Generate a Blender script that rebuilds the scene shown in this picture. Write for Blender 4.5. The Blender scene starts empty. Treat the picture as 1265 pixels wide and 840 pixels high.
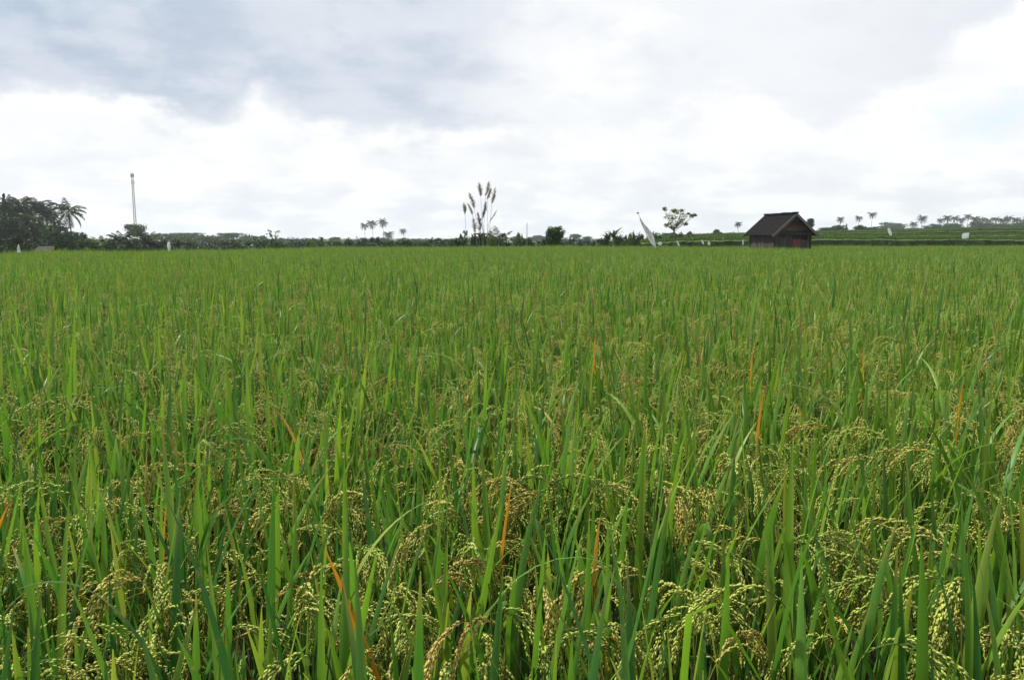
import bpy, math, random
import numpy as np
from mathutils import Vector, Matrix, Euler

random.seed(7)
rng = np.random.default_rng(7)
R = math.radians
scene = bpy.context.scene
COL = scene.collection

# ------------------------------------------------------------------ camera
HC, PITCH, FPX = 1.5, R(7.44), 965.0
SP, CP = math.sin(PITCH), math.cos(PITCH)
cam_data = bpy.data.cameras.new("camera")
cam_data.sensor_width = 23.6
cam_data.lens = 18.0
cam_data.clip_start = 0.05
cam_data.clip_end = 6000
cam = bpy.data.objects.new("camera", cam_data)
cam.location = (0, 0, HC)
cam.rotation_euler = (R(90) - PITCH, 0, 0)
COL.objects.link(cam)
scene.camera = cam


def at(u, v, Y):
    """point at depth Y that the photo shows at pixel u, v (1265 x 840)"""
    t = (420 - v) / FPX
    dz = Y * (t * CP - SP) / (CP + t * SP)
    d = Y * CP - dz * SP
    return Vector(((u - 632.5) / FPX * d, Y, HC + dz))


def at_z(u, v, z):
    t = (420 - v) / FPX
    k = (t * CP - SP) / (CP + t * SP)
    return at(u, v, (z - HC) / k)


# ------------------------------------------------------------------ sun and exposure
SUN_EL, SUN_AZ = R(54), R(-62)          # azimuth from the view direction, left negative
sun = bpy.data.lights.new("sun", 'SUN')
sun.energy = 3.8
sun.angle = R(4)
sun.color = (1.0, 0.96, 0.90)
sun_o = bpy.data.objects.new("sun", sun)
sd = Vector((math.sin(SUN_AZ) * math.cos(SUN_EL), math.cos(SUN_AZ) * math.cos(SUN_EL), math.sin(SUN_EL)))
sun_o.rotation_euler = sd.to_track_quat('Z', 'Y').to_euler()
sun_o.location = sd * 60
COL.objects.link(sun_o)
vs = scene.view_settings
vs.view_transform = 'Standard'
vs.look = 'None'
vs.exposure = 0.8
vs.gamma = 1.0
vs.use_curve_mapping = False
scene.cycles.max_bounces = 6
scene.cycles.diffuse_bounces = 3
scene.cycles.volume_bounces = 1


# ------------------------------------------------------------------ node helper
class NT:
    def __init__(self, tree):
        self.t = tree
        tree.nodes.clear()

    def n(self, kind, **kw):
        nd = self.t.nodes.new(kind)
        for k, v in kw.items():
            setattr(nd, k, v)
        return nd

    def put(self, sock, v):
        if v is None:
            return
        if isinstance(v, bpy.types.NodeSocket):
            self.t.links.new(v, sock)
        else:
            if hasattr(sock.default_value, '__len__') and not hasattr(v, '__len__'):
                v = (v,) * len(sock.default_value)
            if hasattr(v, '__len__') and len(sock.default_value) == 4 and len(v) == 3:
                v = (*v, 1)
            sock.default_value = v

    def m(self, op, a, b=None, c=None, clamp=False):
        nd = self.n('ShaderNodeMath', operation=op, use_clamp=clamp)
        self.put(nd.inputs[0], a)
        self.put(nd.inputs[1], b)
        self.put(nd.inputs[2], c)
        return nd.outputs[0]

    def mr(self, v, a, b, c=0.0, d=1.0, smooth=True):
        nd = self.n('ShaderNodeMapRange', interpolation_type='SMOOTHSTEP' if smooth else 'LINEAR')
        for i, x in enumerate((v, a, b, c, d)):
            self.put(nd.inputs[i], x)
        return nd.outputs[0]

    def mix(self, f, a, b, blend='MIX'):
        nd = self.n('ShaderNodeMix', data_type='RGBA', blend_type=blend)
        self.put(nd.inputs[0], f)
        self.put(nd.inputs[6], a)
        self.put(nd.inputs[7], b)
        return nd.outputs[2]

    def noise(self, vec, scale, detail=3.0, rough=0.5):
        nd = self.n('ShaderNodeTexNoise')
        self.put(nd.inputs['Vector'], vec)
        self.put(nd.inputs['Scale'], scale)
        self.put(nd.inputs['Detail'], detail)
        self.put(nd.inputs['Roughness'], rough)
        return nd.outputs[0]

    def ramp(self, f, stops):
        nd = self.n('ShaderNodeValToRGB')
        el = nd.color_ramp.elements
        while len(el) < len(stops):
            el.new(0.5)
        for e, (p, c) in zip(el, stops):
            e.position = p
            e.color = (c, c, c, 1) if not hasattr(c, '__len__') else (*c, 1)
        self.put(nd.inputs[0], f)
        return nd.outputs[0]

    def xyz(self, x, y, z):
        nd = self.n('ShaderNodeCombineXYZ')
        for i, q in enumerate((x, y, z)):
            self.put(nd.inputs[i], q)
        return nd.outputs[0]


# ------------------------------------------------------------------ world: sky and cloud deck
world = bpy.data.worlds.new("World")
scene.world = world
world.use_nodes = True
W = NT(world.node_tree)
sky = W.n('ShaderNodeTexSky', sky_type='NISHITA', sun_disc=False)
sky.sun_elevation = SUN_EL
sky.sun_rotation = SUN_AZ
geo = W.n('ShaderNodeTexCoord')
sep = W.n('ShaderNodeSeparateXYZ')
W.put(sep.inputs[0], geo.outputs['Generated'])
dx, dy, dz = sep.outputs
el = W.m('MULTIPLY', W.m('ARCSINE', dz), 57.2958)
az = W.m('MULTIPLY', W.m('ARCTAN2', dx, dy), 57.2958)
elp = W.m('MAXIMUM', dz, 0.0)
den = W.m('ADD', elp, 0.22)
pv = W.xyz(W.m('DIVIDE', dx, den), W.m('DIVIDE', dy, den), W.m('MULTIPLY', dz, 1.5))
n_big = W.noise(pv, 1.1, 5, 0.5)
n_mid = W.noise(pv, 3.2, 6, 0.55)
n_fine = W.noise(W.xyz(dx, dy, W.m('MULTIPLY', dz, 1.6)), 13.0, 9, 0.62)
nb = W.m('SUBTRACT', n_big, 0.5)
nm = W.m('SUBTRACT', n_mid, 0.5)
nf = W.m('SUBTRACT', n_fine, 0.5)
# lower edge of the grey deck, in degrees of elevation, along the azimuth
azf = W.m('DIVIDE', W.m('ADD', az, 60), 120, clamp=True)
def A(a): return (a + 60) / 120
edge = W.ramp(azf, [(A(-60), .52), (A(-33), .32), (A(-28), .34), (A(-24), .28), (A(-20), .25), (A(-17.5), .37), (A(-14), .28), (A(-8), .26),
                    (A(0), .24), (A(7), .26), (A(14), .36), (A(21), .25), (A(26), .34), (A(33), .56), (A(60), .5)])
edge = W.m('MULTIPLY', edge, 25)
lift = W.m('ADD', W.m('MULTIPLY', nf, 5.5), W.m('MULTIPLY', nm, 5.0))
over = W.m('ADD', W.m('SUBTRACT', el, edge), lift)
deck = W.mr(over, -0.2, 2.1)
strength = W.ramp(azf, [(A(-60), .75), (A(-33), .95), (A(-20), .85), (A(-5), .72), (A(6), .21), (A(20), .21), (A(33), .5), (A(60), .6)])
veil = W.mr(W.m('ADD', n_mid, W.m('MULTIPLY', nf, .6)), 0.34, 0.66, 1.0, 0.45)
# thinner, brighter break in the deck a little above its edge
brk = W.m('MULTIPLY', W.mr(W.m('ABSOLUTE', W.m('ADD', W.m('SUBTRACT', az, 4.0), W.m('MULTIPLY', nm, 22))), 1.0, 11.0, 1.0, 0.0), W.mr(W.m('ABSOLUTE', W.m('ADD', W.m('SUBTRACT', el, 11.5), W.m('MULTIPLY', nf, 16))), 0.5, 6.5, 1.0, 0.0))
dark = W.m('MULTIPLY', W.m('MULTIPLY', deck, strength), veil)
dark = W.m('MULTIPLY', dark, W.m('SUBTRACT', 1.0, W.m('MULTIPLY', brk, 0.8)))
low = W.m('MULTIPLY', W.mr(W.m('ADD', el, W.m('MULTIPLY', nm, 6)), 1.0, 7.5, 0.19, 0.0), W.mr(W.m('ADD', n_mid, W.m('MULTIPLY', nf, .5)), 0.38, 0.62, 0.1, 1.0))
grey = W.m('ADD', dark, low, clamp=True)
grey = W.m('ADD', grey, W.m('MULTIPLY', W.m('ADD', W.mr(n_fine, 0.42, 0.75), W.mr(n_mid, 0.40, 0.62)), 0.13), clamp=True)
white = (0.602, 0.602, 0.605)
cloud = W.mix(grey, white, (0.262, 0.314, 0.395))
cloud = W.mix(W.m('MULTIPLY', W.mr(az, -34, -22, 1.0, 0.0), W.mr(el, 11, 16, 0.0, 0.5)), cloud, (0.25, 0.34, 0.41))
# a torn blue hole
hx = W.m('DIVIDE', W.m('SUBTRACT', az, 31.0), 2.6)
hy = W.m('DIVIDE', W.m('SUBTRACT', el, 7.2), 1.5)
hole_d = W.m('ADD', W.m('SQRT', W.m('ADD', W.m('MULTIPLY', hx, hx), W.m('MULTIPLY', hy, hy))), W.m('MULTIPLY', nf, 4.5))
hole = W.mr(hole_d, 0.1, 1.3, 0.62, 0.0)
blue = W.mix(0.72, W.mix(1.0, sky.outputs[0], (0.1, 0.1, 0.1), 'MULTIPLY'), (0.47, 0.57, 0.62))
cloud = W.mix(hole, cloud, blue)
bg = W.n('ShaderNodeBackground')
W.put(bg.inputs['Color'], W.mix(1.0, cloud, (10, 10, 10), 'MULTIPLY'))
bg.inputs['Strength'].default_value = 0.1
wo = W.n('ShaderNodeOutputWorld')
W.t.links.new(bg.outputs[0], wo.inputs[0])


# ------------------------------------------------------------------ materials
def material(name):
    m = bpy.data.materials.new(name)
    m.use_nodes = True
    return m, NT(m.node_tree)


def finish(N, shader):
    o = N.n('ShaderNodeOutputMaterial')
    N.t.links.new(shader, o.inputs[0])


def principled(N, color, rough=0.6, spec=0.4, normal=None):
    p = N.n('ShaderNodeBsdfPrincipled')
    N.put(p.inputs['Base Color'], color)
    N.put(p.inputs['Roughness'], rough)
    N.put(p.inputs['Specular IOR Level'], spec)
    if normal is not None:
        N.t.links.new(normal, p.inputs['Normal'])
    return p.outputs[0]


def bump(N, h, strength=0.3, dist=0.02):
    b = N.n('ShaderNodeBump')
    b.inputs['Strength'].default_value = strength
    b.inputs['Distance'].default_value = dist
    N.put(b.inputs['Height'], h)
    return b.outputs[0]


def attr(N, name):
    a = N.n('ShaderNodeAttribute', attribute_name=name)
    return a.outputs['Fac']


def leafy(name, stops, trans=0.35, rough=0.42, tip=None, patch=None, spec=0.12):
    """leaf material: colour from a per-leaf random, midrib-to-tip drying, patches across the field"""
    m, N = material(name)
    info = N.n('ShaderNodeObjectInfo')
    pos = N.n('ShaderNodeNewGeometry').outputs['Position']
    r = N.m('FRACT', N.m('ADD', attr(N, 'r'), info.outputs['Random']))
    c = N.ramp(r, stops)
    if patch:
        f = N.mr(N.noise(pos, patch[1], 3, 0.55), 0.42, 0.68, 0.0, patch[2])
        c = N.mix(f, c, patch[0])
        sy = N.n('ShaderNodeSeparateXYZ')
        N.put(sy.inputs[0], pos)
        far = N.m('ADD', sy.outputs[1], N.m('MULTIPLY', N.noise(pos, .09, 3), 16))
        c = N.mix(N.mr(far, 24, 42, 0, .45), c, (.125, .21, .028))     # riper plots farther out
    if tip:
        oc = N.n('ShaderNodeTexCoord').outputs['Object']
        mp = N.n('ShaderNodeMapping')
        N.put(mp.inputs['Vector'], oc)
        mp.inputs['Scale'].default_value = (60, 700, 5)
        c = N.mix(N.mr(N.noise(mp.outputs[0], 1.0, 2), .35, .65, 0, .30), c, N.mix(1.0, c, (1.45, 1.35, 1.5), 'MULTIPLY'))
        c = N.mix(N.mr(N.noise(oc, 42, 4, .6), .66, .74, 0, .55), c, (.28, .19, .06))
        t = attr(N, 't')
        f = N.m('MULTIPLY', N.mr(t, 0.72, 1.0, 0.0, 0.8), N.mr(N.m('FRACT', N.m('MULTIPLY', r, 7.31)), 0.45, 1.0))
        c = N.mix(f, c, tip)
    d = principled(N, c, rough, spec)
    tr = N.n('ShaderNodeBsdfTranslucent')
    N.put(tr.inputs[0], N.mix(1.0, c, (1.25, 1.3, 0.7), 'MULTIPLY'))
    mx = N.n('ShaderNodeMixShader')
    mx.inputs[0].default_value = trans
    N.t.links.new(d, mx.inputs[1])
    N.t.links.new(tr.outputs[0], mx.inputs[2])
    finish(N, mx.outputs[0])
    return m


M_LEAF = leafy('rice_leaf', [(0.0, (.030, .108, .024)), (.3, (.060, .170, .024)), (.6, (.104, .228, .026)), (.9, (.170, .285, .032)), (1, (.26, .31, .05))],
               trans=0.36, rough=0.45, spec=.3, tip=(.30, .25, .06), patch=((.125, .215, .026), 0.22, 0.5))
M_ORANGE = leafy('dry_orange_leaf', [(0, (.62, .23, .02)), (.5, (.62, .28, .03)), (1, (.48, .27, .07))], trans=0.3, tip=(.30, .11, .03))
M_YOUNG = leafy('bright_young_leaf', [(0, (.15, .31, .025)), (1, (.19, .34, .03))], trans=.4, spec=.3)
M_DRY = leafy('dry_straw', [(0, (.30, .21, .06)), (.6, (.38, .29, .09)), (1, (.22, .20, .05))], trans=0.1, rough=.6)


def mat_grain():
    m, N = material('rice_grain')
    info = N.n('ShaderNodeObjectInfo')
    pos = N.n('ShaderNodeNewGeometry').outputs['Position']
    r = N.m('FRACT', N.m('ADD', attr(N, 'r'), info.outputs['Random']))
    t = attr(N, 't')
    base = N.ramp(r, [(0, (.27, .39, .05)), (.55, (.44, .49, .085)), (.88, (.52, .42, .09)), (1, (.46, .26, .06))])
    c = N.mix(N.mr(t, 0.0, 1.0, 0.0, 0.5, False), base, (.62, .64, .15))
    c = N.mix(N.mr(t, 0.93, 0.96, 0.0, 0.8), c, (.25, .13, .05))
    c = N.mix(N.mr(N.noise(pos, 220, 2), .4, .7, 0, .35), c, (.36, .38, .07))
    d = principled(N, c, 0.5, 0.3)
    tr = N.n('ShaderNodeBsdfTranslucent')
    N.put(tr.inputs[0], c)
    mx = N.n('ShaderNodeMixShader')
    mx.inputs[0].default_value = 0.18
    N.t.links.new(d, mx.inputs[1])
    N.t.links.new(tr.outputs[0], mx.inputs[2])
    finish(N, mx.outputs[0])
    return m


M_GRAIN = mat_grain()
M_CULM = leafy('rice_culm', [(0, (.07, .13, .03)), (.6, (.12, .17, .035)), (1, (.20, .17, .06))], trans=0.2, rough=.5)


def mat_simple(name, c1, c2, scale=4.0, rough=0.7, spec=0.3, bmp=0.0, detail=5, stretch=None):
    m, N = material(name)
    tc = N.n('ShaderNodeTexCoord').outputs['Object']
    if stretch:
        mp = N.n('ShaderNodeMapping')
        N.put(mp.inputs['Vector'], tc)
        mp.inputs['Scale'].default_value = stretch
        tc = mp.outputs[0]
    nz = N.noise(tc, scale, detail, .6)
    info = N.n('ShaderNodeObjectInfo').outputs['Random']
    f = N.m('ADD', N.mr(nz, .3, .7), N.m('MULTIPLY', N.m('SUBTRACT', info, .5), .5), clamp=True)
    c = N.mix(f, c1, c2)
    finish(N, principled(N, c, rough, spec, bump(N, nz, bmp) if bmp else None))
    return m


M_GROUND = None


def mat_ground():
    m, N = material('ground')
    pos = N.n('ShaderNodeNewGeometry').outputs['Position']
    mud = N.mix(N.mr(N.noise(pos, 6, 6), .35, .65), (.030, .022, .014), (.065, .050, .030))
    grass = N.mix(N.mr(N.noise(pos, .05, 6), .35, .65), (.026, .050, .014), (.055, .075, .022))
    ln = N.n('ShaderNodeVectorMath', operation='LENGTH')
    N.put(ln.inputs[0], pos)
    c = N.mix(N.mr(ln.outputs['Value'], 60, 75), mud, grass)
    finish(N, principled(N, c, .85, .2, bump(N, N.noise(pos, 9, 6), .5, .03)))
    return m


M_GROUND = mat_ground()


def mat_field_soil():
    m, N = material('terrace_earth')
    pos = N.n('ShaderNodeNewGeometry').outputs['Position']
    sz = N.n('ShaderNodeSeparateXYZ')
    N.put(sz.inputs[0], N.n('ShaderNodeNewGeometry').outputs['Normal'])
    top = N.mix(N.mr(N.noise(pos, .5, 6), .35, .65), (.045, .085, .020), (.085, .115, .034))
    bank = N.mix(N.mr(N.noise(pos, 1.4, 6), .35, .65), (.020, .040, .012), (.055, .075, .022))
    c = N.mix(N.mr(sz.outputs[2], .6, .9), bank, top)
    finish(N, principled(N, c, .9, .1, bump(N, N.noise(pos, 5, 6), .6, .08)))
    return m


M_TERRACE = mat_field_soil()
M_BARK = mat_simple('bark', (.050, .040, .030), (.115, .095, .075), 6, .85, .2, .5, stretch=(1, 1, .3))
M_PALMBARK = mat_simple('palm_bark', (.09, .08, .065), (.17, .15, .12), 5, .85, .2, .4, stretch=(1, 1, 3))
T_DARK = leafy('dark_tree_leaf', [(0, (.010, .022, .009)), (.5, (.019, .038, .012)), (1, (.034, .060, .018))], trans=.18, rough=.5)
T_MID = leafy('green_tree_leaf', [(0, (.020, .045, .012)), (.5, (.036, .074, .017)), (1, (.06, .105, .024))], trans=.25, rough=.5)
T_LIGHT = leafy('pale_green_leaf', [(0, (.055, .10, .022)), (.5, (.09, .15, .03)), (1, (.13, .18, .04))], trans=.3, rough=.5)
T_PALM = leafy('palm_frond_leaf', [(0, (.014, .030, .013)), (.5, (.026, .050, .018)), (1, (.055, .068, .026))], trans=.2, rough=.4)
T_BANK = leafy('bank_grass_leaf', [(0, (.022, .045, .014)), (.6, (.045, .075, .02)), (1, (.08, .10, .03))], trans=.2, rough=.6)
M_PLUME = leafy('reed_plume', [(0, (.17, .15, .12)), (.5, (.26, .23, .18)), (1, (.36, .31, .25))], trans=.3, rough=.8)
M_PLUMED = leafy('dark_reed_plume', [(0, (.06, .06, .042)), (.5, (.09, .085, .06)), (1, (.13, .12, .08))], trans=.2, rough=.8)


# ------------------------------------------------------------------ mesh helpers
class MB:
    """collects faces; build() links ONE mesh object"""

    def __init__(self):
        self.v, self.f, self.mi, self.t, self.r = [], [], [], [], []
        self.mats = []

    def mat(self, m):
        if m not in self.mats:
            self.mats.append(m)
        return self.mats.index(m)

    def add(self, V, F, m, t=0.0, r=0.0):
        o = len(self.v)
        self.v.extend(V if isinstance(V, list) else V.tolist())
        n = len(V)
        self.t.extend(t if hasattr(t, '__len__') else [t] * n)
        self.r.extend(r if hasattr(r, '__len__') else [r] * n)
        self.f.extend([tuple(i + o for i in f) for f in F])
        self.mi.extend([self.mat(m)] * len(F))

    def join(self, geo, M=None, r=None):
        """geo = list of (V, F, mat, t, r)"""
        for (V, F, m, t, rr) in geo:
            if M is not None:
                V = V @ np.array(M.to_3x3()).T + np.array(M.translation)
            self.add(V, F, m, t, rr if r is None else r)

    def box(self, c, s, m, rot=None):
        P = np.array([(x, y, z) for x in (-.5, .5) for y in (-.5, .5) for z in (-.5, .5)]) * np.array(s)
        if rot is not None:
            P = P @ np.array(rot.to_3x3()).T
        P = P + np.array(c)
        self.add(P, [(0, 1, 3, 2), (4, 6, 7, 5), (0, 4, 5, 1), (2, 3, 7, 6), (0, 2, 6, 4), (1, 5, 7, 3)], m)

    def tube(self, pts, rad, m, n=6, t=0.0, r=0.0, cap=True):
        pts = [Vector(p) for p in pts]
        if not hasattr(rad, '__len__'):
            rad = [rad] * len(pts)
        V, F = [], []
        for i, p in enumerate(pts):
            a = pts[max(i - 1, 0)]
            b = pts[min(i + 1, len(pts) - 1)]
            d = (b - a).normalized()
            x = d.orthogonal().normalized() if abs(d.z) > .99 else d.cross(Vector((0, 0, 1))).normalized()
            y = d.cross(x)
            for k in range(n):
                an = 2 * math.pi * k / n
                V.append(tuple(p + (x * math.cos(an) + y * math.sin(an)) * rad[i]))
        for i in range(len(pts) - 1):
            for k in range(n):
                F.append((i * n + k, i * n + (k + 1) % n, (i + 1) * n + (k + 1) % n, (i + 1) * n + k))
        if cap:
            F.append(tuple(reversed(range(n))))
            F.append(tuple((len(pts) - 1) * n + k for k in range(n)))
        self.add(V, F, m, t, r)

    def mesh(self, name, smooth=True):
        me = bpy.data.meshes.new(name)
        me.from_pydata(self.v, [], self.f)
        for m in self.mats:
            me.materials.append(m)
        me.polygons.foreach_set('material_index', self.mi)
        if smooth:
            me.polygons.foreach_set('use_smooth', [True] * len(self.f))
        for nm, arr in (('t', self.t), ('r', self.r)):
            a = me.attributes.new(nm, 'FLOAT', 'POINT')
            a.data.foreach_set('value', arr)
        me.update()
        return me

    def build(self, name, parent=None, smooth=True):
        return put(name, self.mesh(name, smooth), parent)


def put(name, me, parent=None):
    o = bpy.data.objects.new(name, me)
    COL.objects.link(o)
    if parent is not None:
        o.parent = parent
    return o


def tag(o, label=None, cat=None, group=None, kind=None):
    if label: o['label'] = label
    if cat: o['category'] = cat
    if group: o['group'] = group
    if kind: o['kind'] = kind
    return o


def thing(name, label, cat, loc=(0, 0, 0), rz=0.0, group=None, scale=None):
    o = bpy.data.objects.new(name, None)
    o.empty_display_size = .1
    COL.objects.link(o)
    o.location = loc
    o.rotation_euler = (0, 0, rz)
    if scale is not None:
        o.scale = scale if hasattr(scale, '__len__') else (scale,) * 3
    return tag(o, label, cat, group)


def sstep(a, b, x):
    t = min(1, max(0, (x - a) / (b - a)))
    return t * t * (3 - 2 * t)


# ------------------------------------------------------------------ ground
EDGE_R = [-1.2, -.66, -.41, -.19, 0, .28, .66, 1.2]
EDGE_D = [30, 34, 43, 55, 60, 60, 64, 66]


def edge_d(r):
    return float(np.interp(r, EDGE_R, EDGE_D))


def ground_z(x, y):
    if y < 5:
        return 0.0
    r = x / y
    e = edge_d(r)
    drop = (-.7 - .7 * (1 - sstep(-.55, -.3, r))) * sstep(e + .8, e + 26, y)
    rise = 3.4 * sstep(.14, .34, r) * sstep(104, 190, y)
    k = sstep(.10, .2, r) * (1 - sstep(70, 165, y))      # under the terraces the soil stays just below them
    return drop * (1 - k) - .15 * k * sstep(e, e + 3, y) + rise


NA, rad = 144, [0.0] + list(np.geomspace(1.0, 2000, 60))
gv, gf = [(0, 0, 0)], []
for ri in rad[1:]:
    for a in range(NA):
        an = 2 * math.pi * a / NA
        x, y = ri * math.sin(an), ri * math.cos(an)
        gv.append((x, y, ground_z(x, y)))
for a in range(NA):
    gf.append((0, 1 + (a + 1) % NA, 1 + a))
    for i in range(len(rad) - 2):
        p, q = 1 + i * NA, 1 + (i + 1) * NA
        gf.append((p + a, p + (a + 1) % NA, q + (a + 1) % NA, q + a))
g = MB()
g.add(gv, gf, M_GROUND)
ground = g.build('ground')
tag(ground, 'dark wet earth under the rice and grassy land beyond', kind='structure')

# ------------------------------------------------------------------ terraces on the right, each one a step with a grassy bank
def terrace(name, pts, depth, label):
    """pts: (u, v of the top lip, D); a step whose front bank drops to the land below and whose top runs back"""
    V, F = [], []
    n = 0
    fine = []
    for (a, b) in zip(pts[:-1], pts[1:]):
        for k in range(14):
            f = k / 14
            fine.append(tuple(a[i] + (b[i] - a[i]) * f for i in range(3)))
    fine.append(pts[-1])
    lip = []
    for (u, v, D) in fine:
        p = at(u, v, D)
        p.z += random.uniform(-.05, .05)
        j = random.uniform(-.25, .25)
        V += [(p.x, p.y - .45 + j, p.z - 2.6), (p.x, p.y - .22 + j, p.z - .5), (p.x, p.y - .05 + j, p.z - .08), (p.x, p.y + .35, p.z),
              (p.x * (1 + depth * .5 / p.y), p.y + depth * .5, p.z + .02), (p.x * (1 + depth / p.y), p.y + depth, p.z - .03)]
        lip.append(p)
    for i in range(len(fine) - 1):
        for k in range(5):
            a, b = i * 6 + k, (i + 1) * 6 + k
            F.append((a, b, b + 1, a + 1))
    m = MB()
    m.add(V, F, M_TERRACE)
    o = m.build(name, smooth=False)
    tag(o, label, kind='structure')
    return lip, depth


TERR = [
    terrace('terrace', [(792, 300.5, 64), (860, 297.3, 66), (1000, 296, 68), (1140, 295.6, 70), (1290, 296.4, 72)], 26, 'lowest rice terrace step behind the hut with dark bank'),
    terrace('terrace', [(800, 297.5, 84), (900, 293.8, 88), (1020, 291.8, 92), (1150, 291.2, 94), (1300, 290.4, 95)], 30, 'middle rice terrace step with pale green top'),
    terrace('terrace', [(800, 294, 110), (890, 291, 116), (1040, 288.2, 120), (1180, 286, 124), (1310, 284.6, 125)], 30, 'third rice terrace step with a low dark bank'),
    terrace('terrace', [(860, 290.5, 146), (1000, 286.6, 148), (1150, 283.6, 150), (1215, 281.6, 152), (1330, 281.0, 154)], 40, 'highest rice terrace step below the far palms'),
]


# ------------------------------------------------------------------ rice: leaf, grain head, stem clump
def leaf_geo(L, Wd, bend, seg=9, twist=0.0, power=1.6, kink=None, m=None, r=0.0, fold=.16, face=0.0):
    c, th = Vector((0, 0, 0)), 0.0
    V, t = [], []
    F = []
    for i in range(seg + 1):
        s = i / seg
        th = bend * s ** power
        if kink and s > kink[0]:
            th += kink[1] * min(1, (s - kink[0]) / .12)
        d = Vector((math.sin(th), 0, math.cos(th)))
        if i:
            c = c + d * (L / seg)
        w = Wd * .5 * (0.55 + .45 * min(1, s / .18)) * max(0, 1 - s ** 2.8) ** .95
        w = max(w, .0006)
        tw = twist * s + face
        side = Vector((0, 1, 0))
        nrm = Vector((math.cos(th), 0, -math.sin(th)))
        sd_ = side * math.cos(tw) + nrm * math.sin(tw)
        nn = nrm * math.cos(tw) - side * math.sin(tw)
        V += [tuple(c + sd_ * w), tuple(c - nn * (w * fold * 2)), tuple(c - sd_ * w)]
        t += [s, s, s]
    for i in range(seg):
        for k in range(2):
            a = i * 3 + k
            F.append((a, a + 1, a + 4, a + 3))
    return [(np.array(V), F, m or M_LEAF, t, r)]


def grain_geo(sides=3):
    V = [(0, 0, 0)]
    F = []
    for (z, w) in ((.30, .5), (.68, .44)):
        for k in range(sides):
            an = 2 * math.pi * k / sides
            V.append((math.cos(an) * w, math.sin(an) * w, z))
    V.append((0, 0, 1))
    for k in range(sides):
        k2 = (k + 1) % sides
        F += [(0, 1 + k2, 1 + k), (1 + k, 1 + k2, 1 + sides + k2, 1 + sides + k), (1 + sides + k, 1 + sides + k2, 1 + 2 * sides)]
    return np.array(V), F


GV, GF = grain_geo(3)
GLV = np.array([(0, 0, 0), (.5, 0, .5), (-.25, .43, .5), (-.25, -.43, .5), (0, 0, 1)])
GLF = [(0, 2, 1), (0, 3, 2), (0, 1, 3), (1, 2, 4), (2, 3, 4), (3, 1, 4)]


def frame_from(d, roll):
    q = d.to_track_quat('Z', 'Y').to_matrix() @ Matrix.Rotation(roll, 3, 'Z')
    return np.array(q)


def panicle_geo(rnd, L=.22, droop=2.2, nbr=9, gl=.0106, gw=.0046, step=.0043, low=False, fan=.35, r=0.0, stem=True):
    """a nodding grain head: arched stalk along +X with hanging branches of grains"""
    mb = MB()
    pts, tang = [], []
    c = Vector((0, 0, 0))
    n = 14
    th0 = rnd.uniform(.05, .25)
    for i in range(n + 1):
        s = i / n
        th = th0 + droop * (s ** .85)
        d = Vector((math.sin(th), 0, math.cos(th)))
        if i:
            c = c + d * (L / n)
        pts.append(c.copy())
        tang.append(d)
    mb.tube(pts, [.0013 * (1 - .6 * i / n) for i in range(n + 1)], M_CULM, n=3, r=r, cap=False)
    gV, gF, gm = (GLV, GLF, M_GRAIN) if low else (GV, GF, M_GRAIN)

    def grains(p0, d0, Lb, start):
        c = p0.copy()
        d = d0.copy()
        k = 0
        s = 0.0
        bp = [c.copy()]
        while s < Lb:
            d = (d + Vector((0, 0, -1)) * .12 * step / .0062).normalized()
            c = c + d * step
            s += step
            bp.append(c.copy())
            if s > start:
                k += 1
                jit = Vector((rnd.uniform(-1, 1), rnd.uniform(-1, 1), rnd.uniform(-1, 1)))
                side = d.cross(jit).normalized()
                gd = (d + side * rnd.uniform(.06, .32)).normalized()
                Rm = frame_from(gd, rnd.uniform(0, 6.28)) 
                g_l = gl * rnd.uniform(.85, 1.12)
                g_w = gw * rnd.uniform(.8, 1.15)
                V = (gV * np.array((g_w, g_w, g_l))) @ Rm.T + np.array(c + side * .0012)
                mb.add(V, gF, gm, rnd.random(), r)
        if not low and len(bp) > 2:
            ii = range(0, len(bp), 4)
            mb.tube([bp[i] for i in ii], .0005, M_CULM, n=3, r=r, cap=False)

    for b in range(nbr):
        s = .22 + .66 * (b + rnd.uniform(-.2, .2)) / nbr
        i = s * n
        i0 = min(n - 1, int(i))
        p = pts[i0].lerp(pts[i0 + 1], i - i0)
        d = tang[i0]
        a = rnd.uniform(0, 6.28)
        x = d.orthogonal().normalized()
        y = d.cross(x)
        out = (d + (x * math.cos(a) + y * math.sin(a)) * fan * rnd.uniform(.4, 1.5)).normalized()
        grains(p, out, L * rnd.uniform(.34, .56) * (1.15 - .5 * s), step * 1.6)
    i0 = int(n * .72)
    grains(pts[i0], tang[i0], L * .30, 0.0)
    return [(np.array(mb.v), mb.f, None, mb.t, mb.r, mb.mi, mb.mats)]


def mesh_of(geo, name):
    mb = MB()
    join_any(mb, geo)
    return mb.mesh(name)


def join_any(mb, geo, M=None, r=None):
    for gg in geo:
        V = gg[0]
        if M is not None:
            V = V @ np.array(M.to_3x3()).T + np.array(M.translation)
        o = len(mb.v)
        mb.v.extend(V.tolist())
        mb.f.extend([tuple(i + o for i in f) for f in gg[1]])
        n = len(V)
        t = gg[3]
        mb.t.extend(t if hasattr(t, '__len__') else [t] * n)
        rr = gg[4] if r is None else r
        mb.r.extend(rr if hasattr(rr, '__len__') else [rr] * n)
        if len(gg) > 5:
            idx = [mb.mat(m) for m in gg[6]]
            mb.mi.extend([idx[k] for k in gg[5]])
        else:
            mb.mi.extend([mb.mat(gg[2])] * len(gg[1]))


rnd = random.Random(11)


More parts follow.
